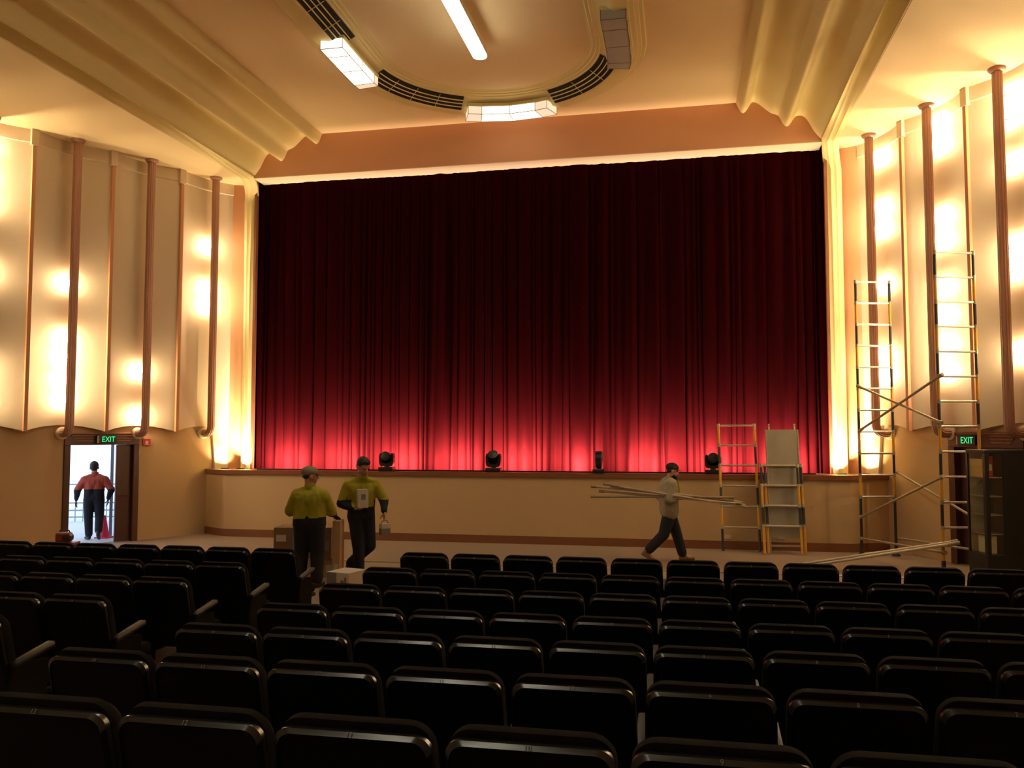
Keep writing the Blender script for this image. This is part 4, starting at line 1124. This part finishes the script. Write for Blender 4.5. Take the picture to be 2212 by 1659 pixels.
# worker carrying poles in front of the stage
J = dict(pelvis=(0.0, 0.0, 0.97), chest=(0.0, -0.02, 1.32), neck=(0, 0.0, 1.52), head=(0.0, 0.07, 1.655),
         shL=(-0.20, 0.0, 1.44), elL=(-0.27, -0.10, 1.18), wrL=(-0.22, 0.12, 1.16), shR=(0.20, 0.0, 1.44), elR=(0.30, -0.06, 1.17), wrR=(0.235, 0.10, 1.16),
         hipL=(-0.09, 0, 0.92), knL=(-0.08, 0.14, 0.53), anL=(-0.07, 0.26, 0.10), toeL=(-0.07, 0.45, 0.045), heelL=(-0.07, 0.22, 0.045),
         hipR=(0.09, 0, 0.92), knR=(0.09, -0.12, 0.50), anR=(0.09, -0.42, 0.20), toeR=(0.09, -0.33, 0.05), heelR=(0.09, -0.50, 0.15))
def vest(t, V, ax):
    bm = bmesh.new(); c = V('chest'); ell(bm, (0, 0.175, 1.34), 0.085, 0.035, 0.15); finish('undershirt', bm, M['hivis'], t, smooth=True)
build_person('person in black cap, beard and grey jacket striding right with a bundle of poles', (-0.23, 16.05, 0.0), math.radians(-90 + 11), J, [M['grey']], M['navy'], M['boot'],
             (0.0, -0.15), cap=M['blackcloth'], beard=True, hands={'L': ((-0.1, 1.0, 0.0), (0.1, 0, 1), 0.95, 1), 'R': ((0.1, 1.0, 0.0), (0, 0, 1), 0.95, -1)}, bulk=1.55, tw=1.25, vest=vest)
Mp = Matrix.Translation((-0.23, 16.05, 0.0)) @ Matrix.Rotation(math.radians(-79), 4, 'Z')
PP = [((0.31, -1.45, 1.40), (0.33, 0.45, 1.215)), ((0.27, -1.22, 1.44), (0.30, 1.18, 1.12)), ((0.35, -1.10, 1.42), (0.28, 1.30, 1.06)), ((0.28, -1.30, 1.31), (0.35, 1.22, 1.09)),
      ((0.33, -1.46, 1.215), (0.31, 1.10, 1.20)), ((0.24, -1.05, 1.37), (0.25, 1.28, 1.10)), ((0.36, -0.95, 1.39), (0.33, 1.33, 1.03))]
PL = ['high-tailed short pole', 'topmost pole', 'second pole from the top', 'middle pole', 'lowest level pole', 'rearmost pole', 'nearest drooping pole']
for i, (a, b) in enumerate(PP):
    A = Mp @ Vector(a); B = Mp @ Vector(b)
    t = thing('scaffold_pole', '%s of the bundle carried by the worker in the grey jacket' % PL[i], 'pole', A, 0, 'poles carried in front of the stage')
    bm = bmesh.new(); tube(bm, (0, 0, 0), B - A, 0.020, n=12); finish('pole_tube', bm, M['oldalu'] if i % 3 else M['alu'], t, smooth=True)
    bm = bmesh.new(); d = (B - A).normalized(); tube(bm, -d * 0.03, d * 0.07, 0.028, n=10); finish('end_clip', bm, M['oldalu'], t, smooth=True)
    bm = bmesh.new(); tube(bm, B - A - d * 0.07, B - A + d * 0.03, 0.028, n=10); finish('end_clip', bm, M['oldalu'], t, smooth=True)

# person leaving through the left door
J = dict(pelvis=(0.0, 0.0, 0.96), chest=(0.0, 0.02, 1.28), neck=(0.0, 0.03, 1.475), head=(-0.02, 0.06, 1.60),
         shL=(-0.20, 0.0, 1.34), elL=(-0.34, 0.0, 1.12), wrL=(-0.37, 0.08, 0.90), shR=(0.20, 0.0, 1.34), elR=(0.36, -0.04, 1.12), wrR=(0.30, -0.08, 0.92),
         hipL=(-0.10, 0, 0.91), knL=(-0.11, 0.06, 0.50), anL=(-0.09, 0.05, 0.085), toeL=(-0.17, 0.20, 0.036), heelL=(-0.08, 0.02, 0.045),
         hipR=(0.10, 0, 0.91), knR=(0.12, 0.02, 0.50), anR=(0.14, -0.25, 0.20), toeR=(0.15, -0.18, 0.05), heelR=(0.14, -0.30, 0.13))
build_person('person in orange and navy work shirt walking out of the open left door', (-12.93, 16.82, -0.01), math.radians(30), J, [M['orange'], M['navy']], M['navy'], M['blackboot'],
             (0.0, 0.1), hands={'L': ((-0.1, 0.15, -1), (1, 0, 0), 0.3, 1), 'R': ((-0.05, 0.05, -1), (-1, 0, 0), 0.3, -1)}, glove=(True, True), bulk=1.22, tw=1.15,
             topassign=lambda c: 0 if c.z > 1.13 else 1)
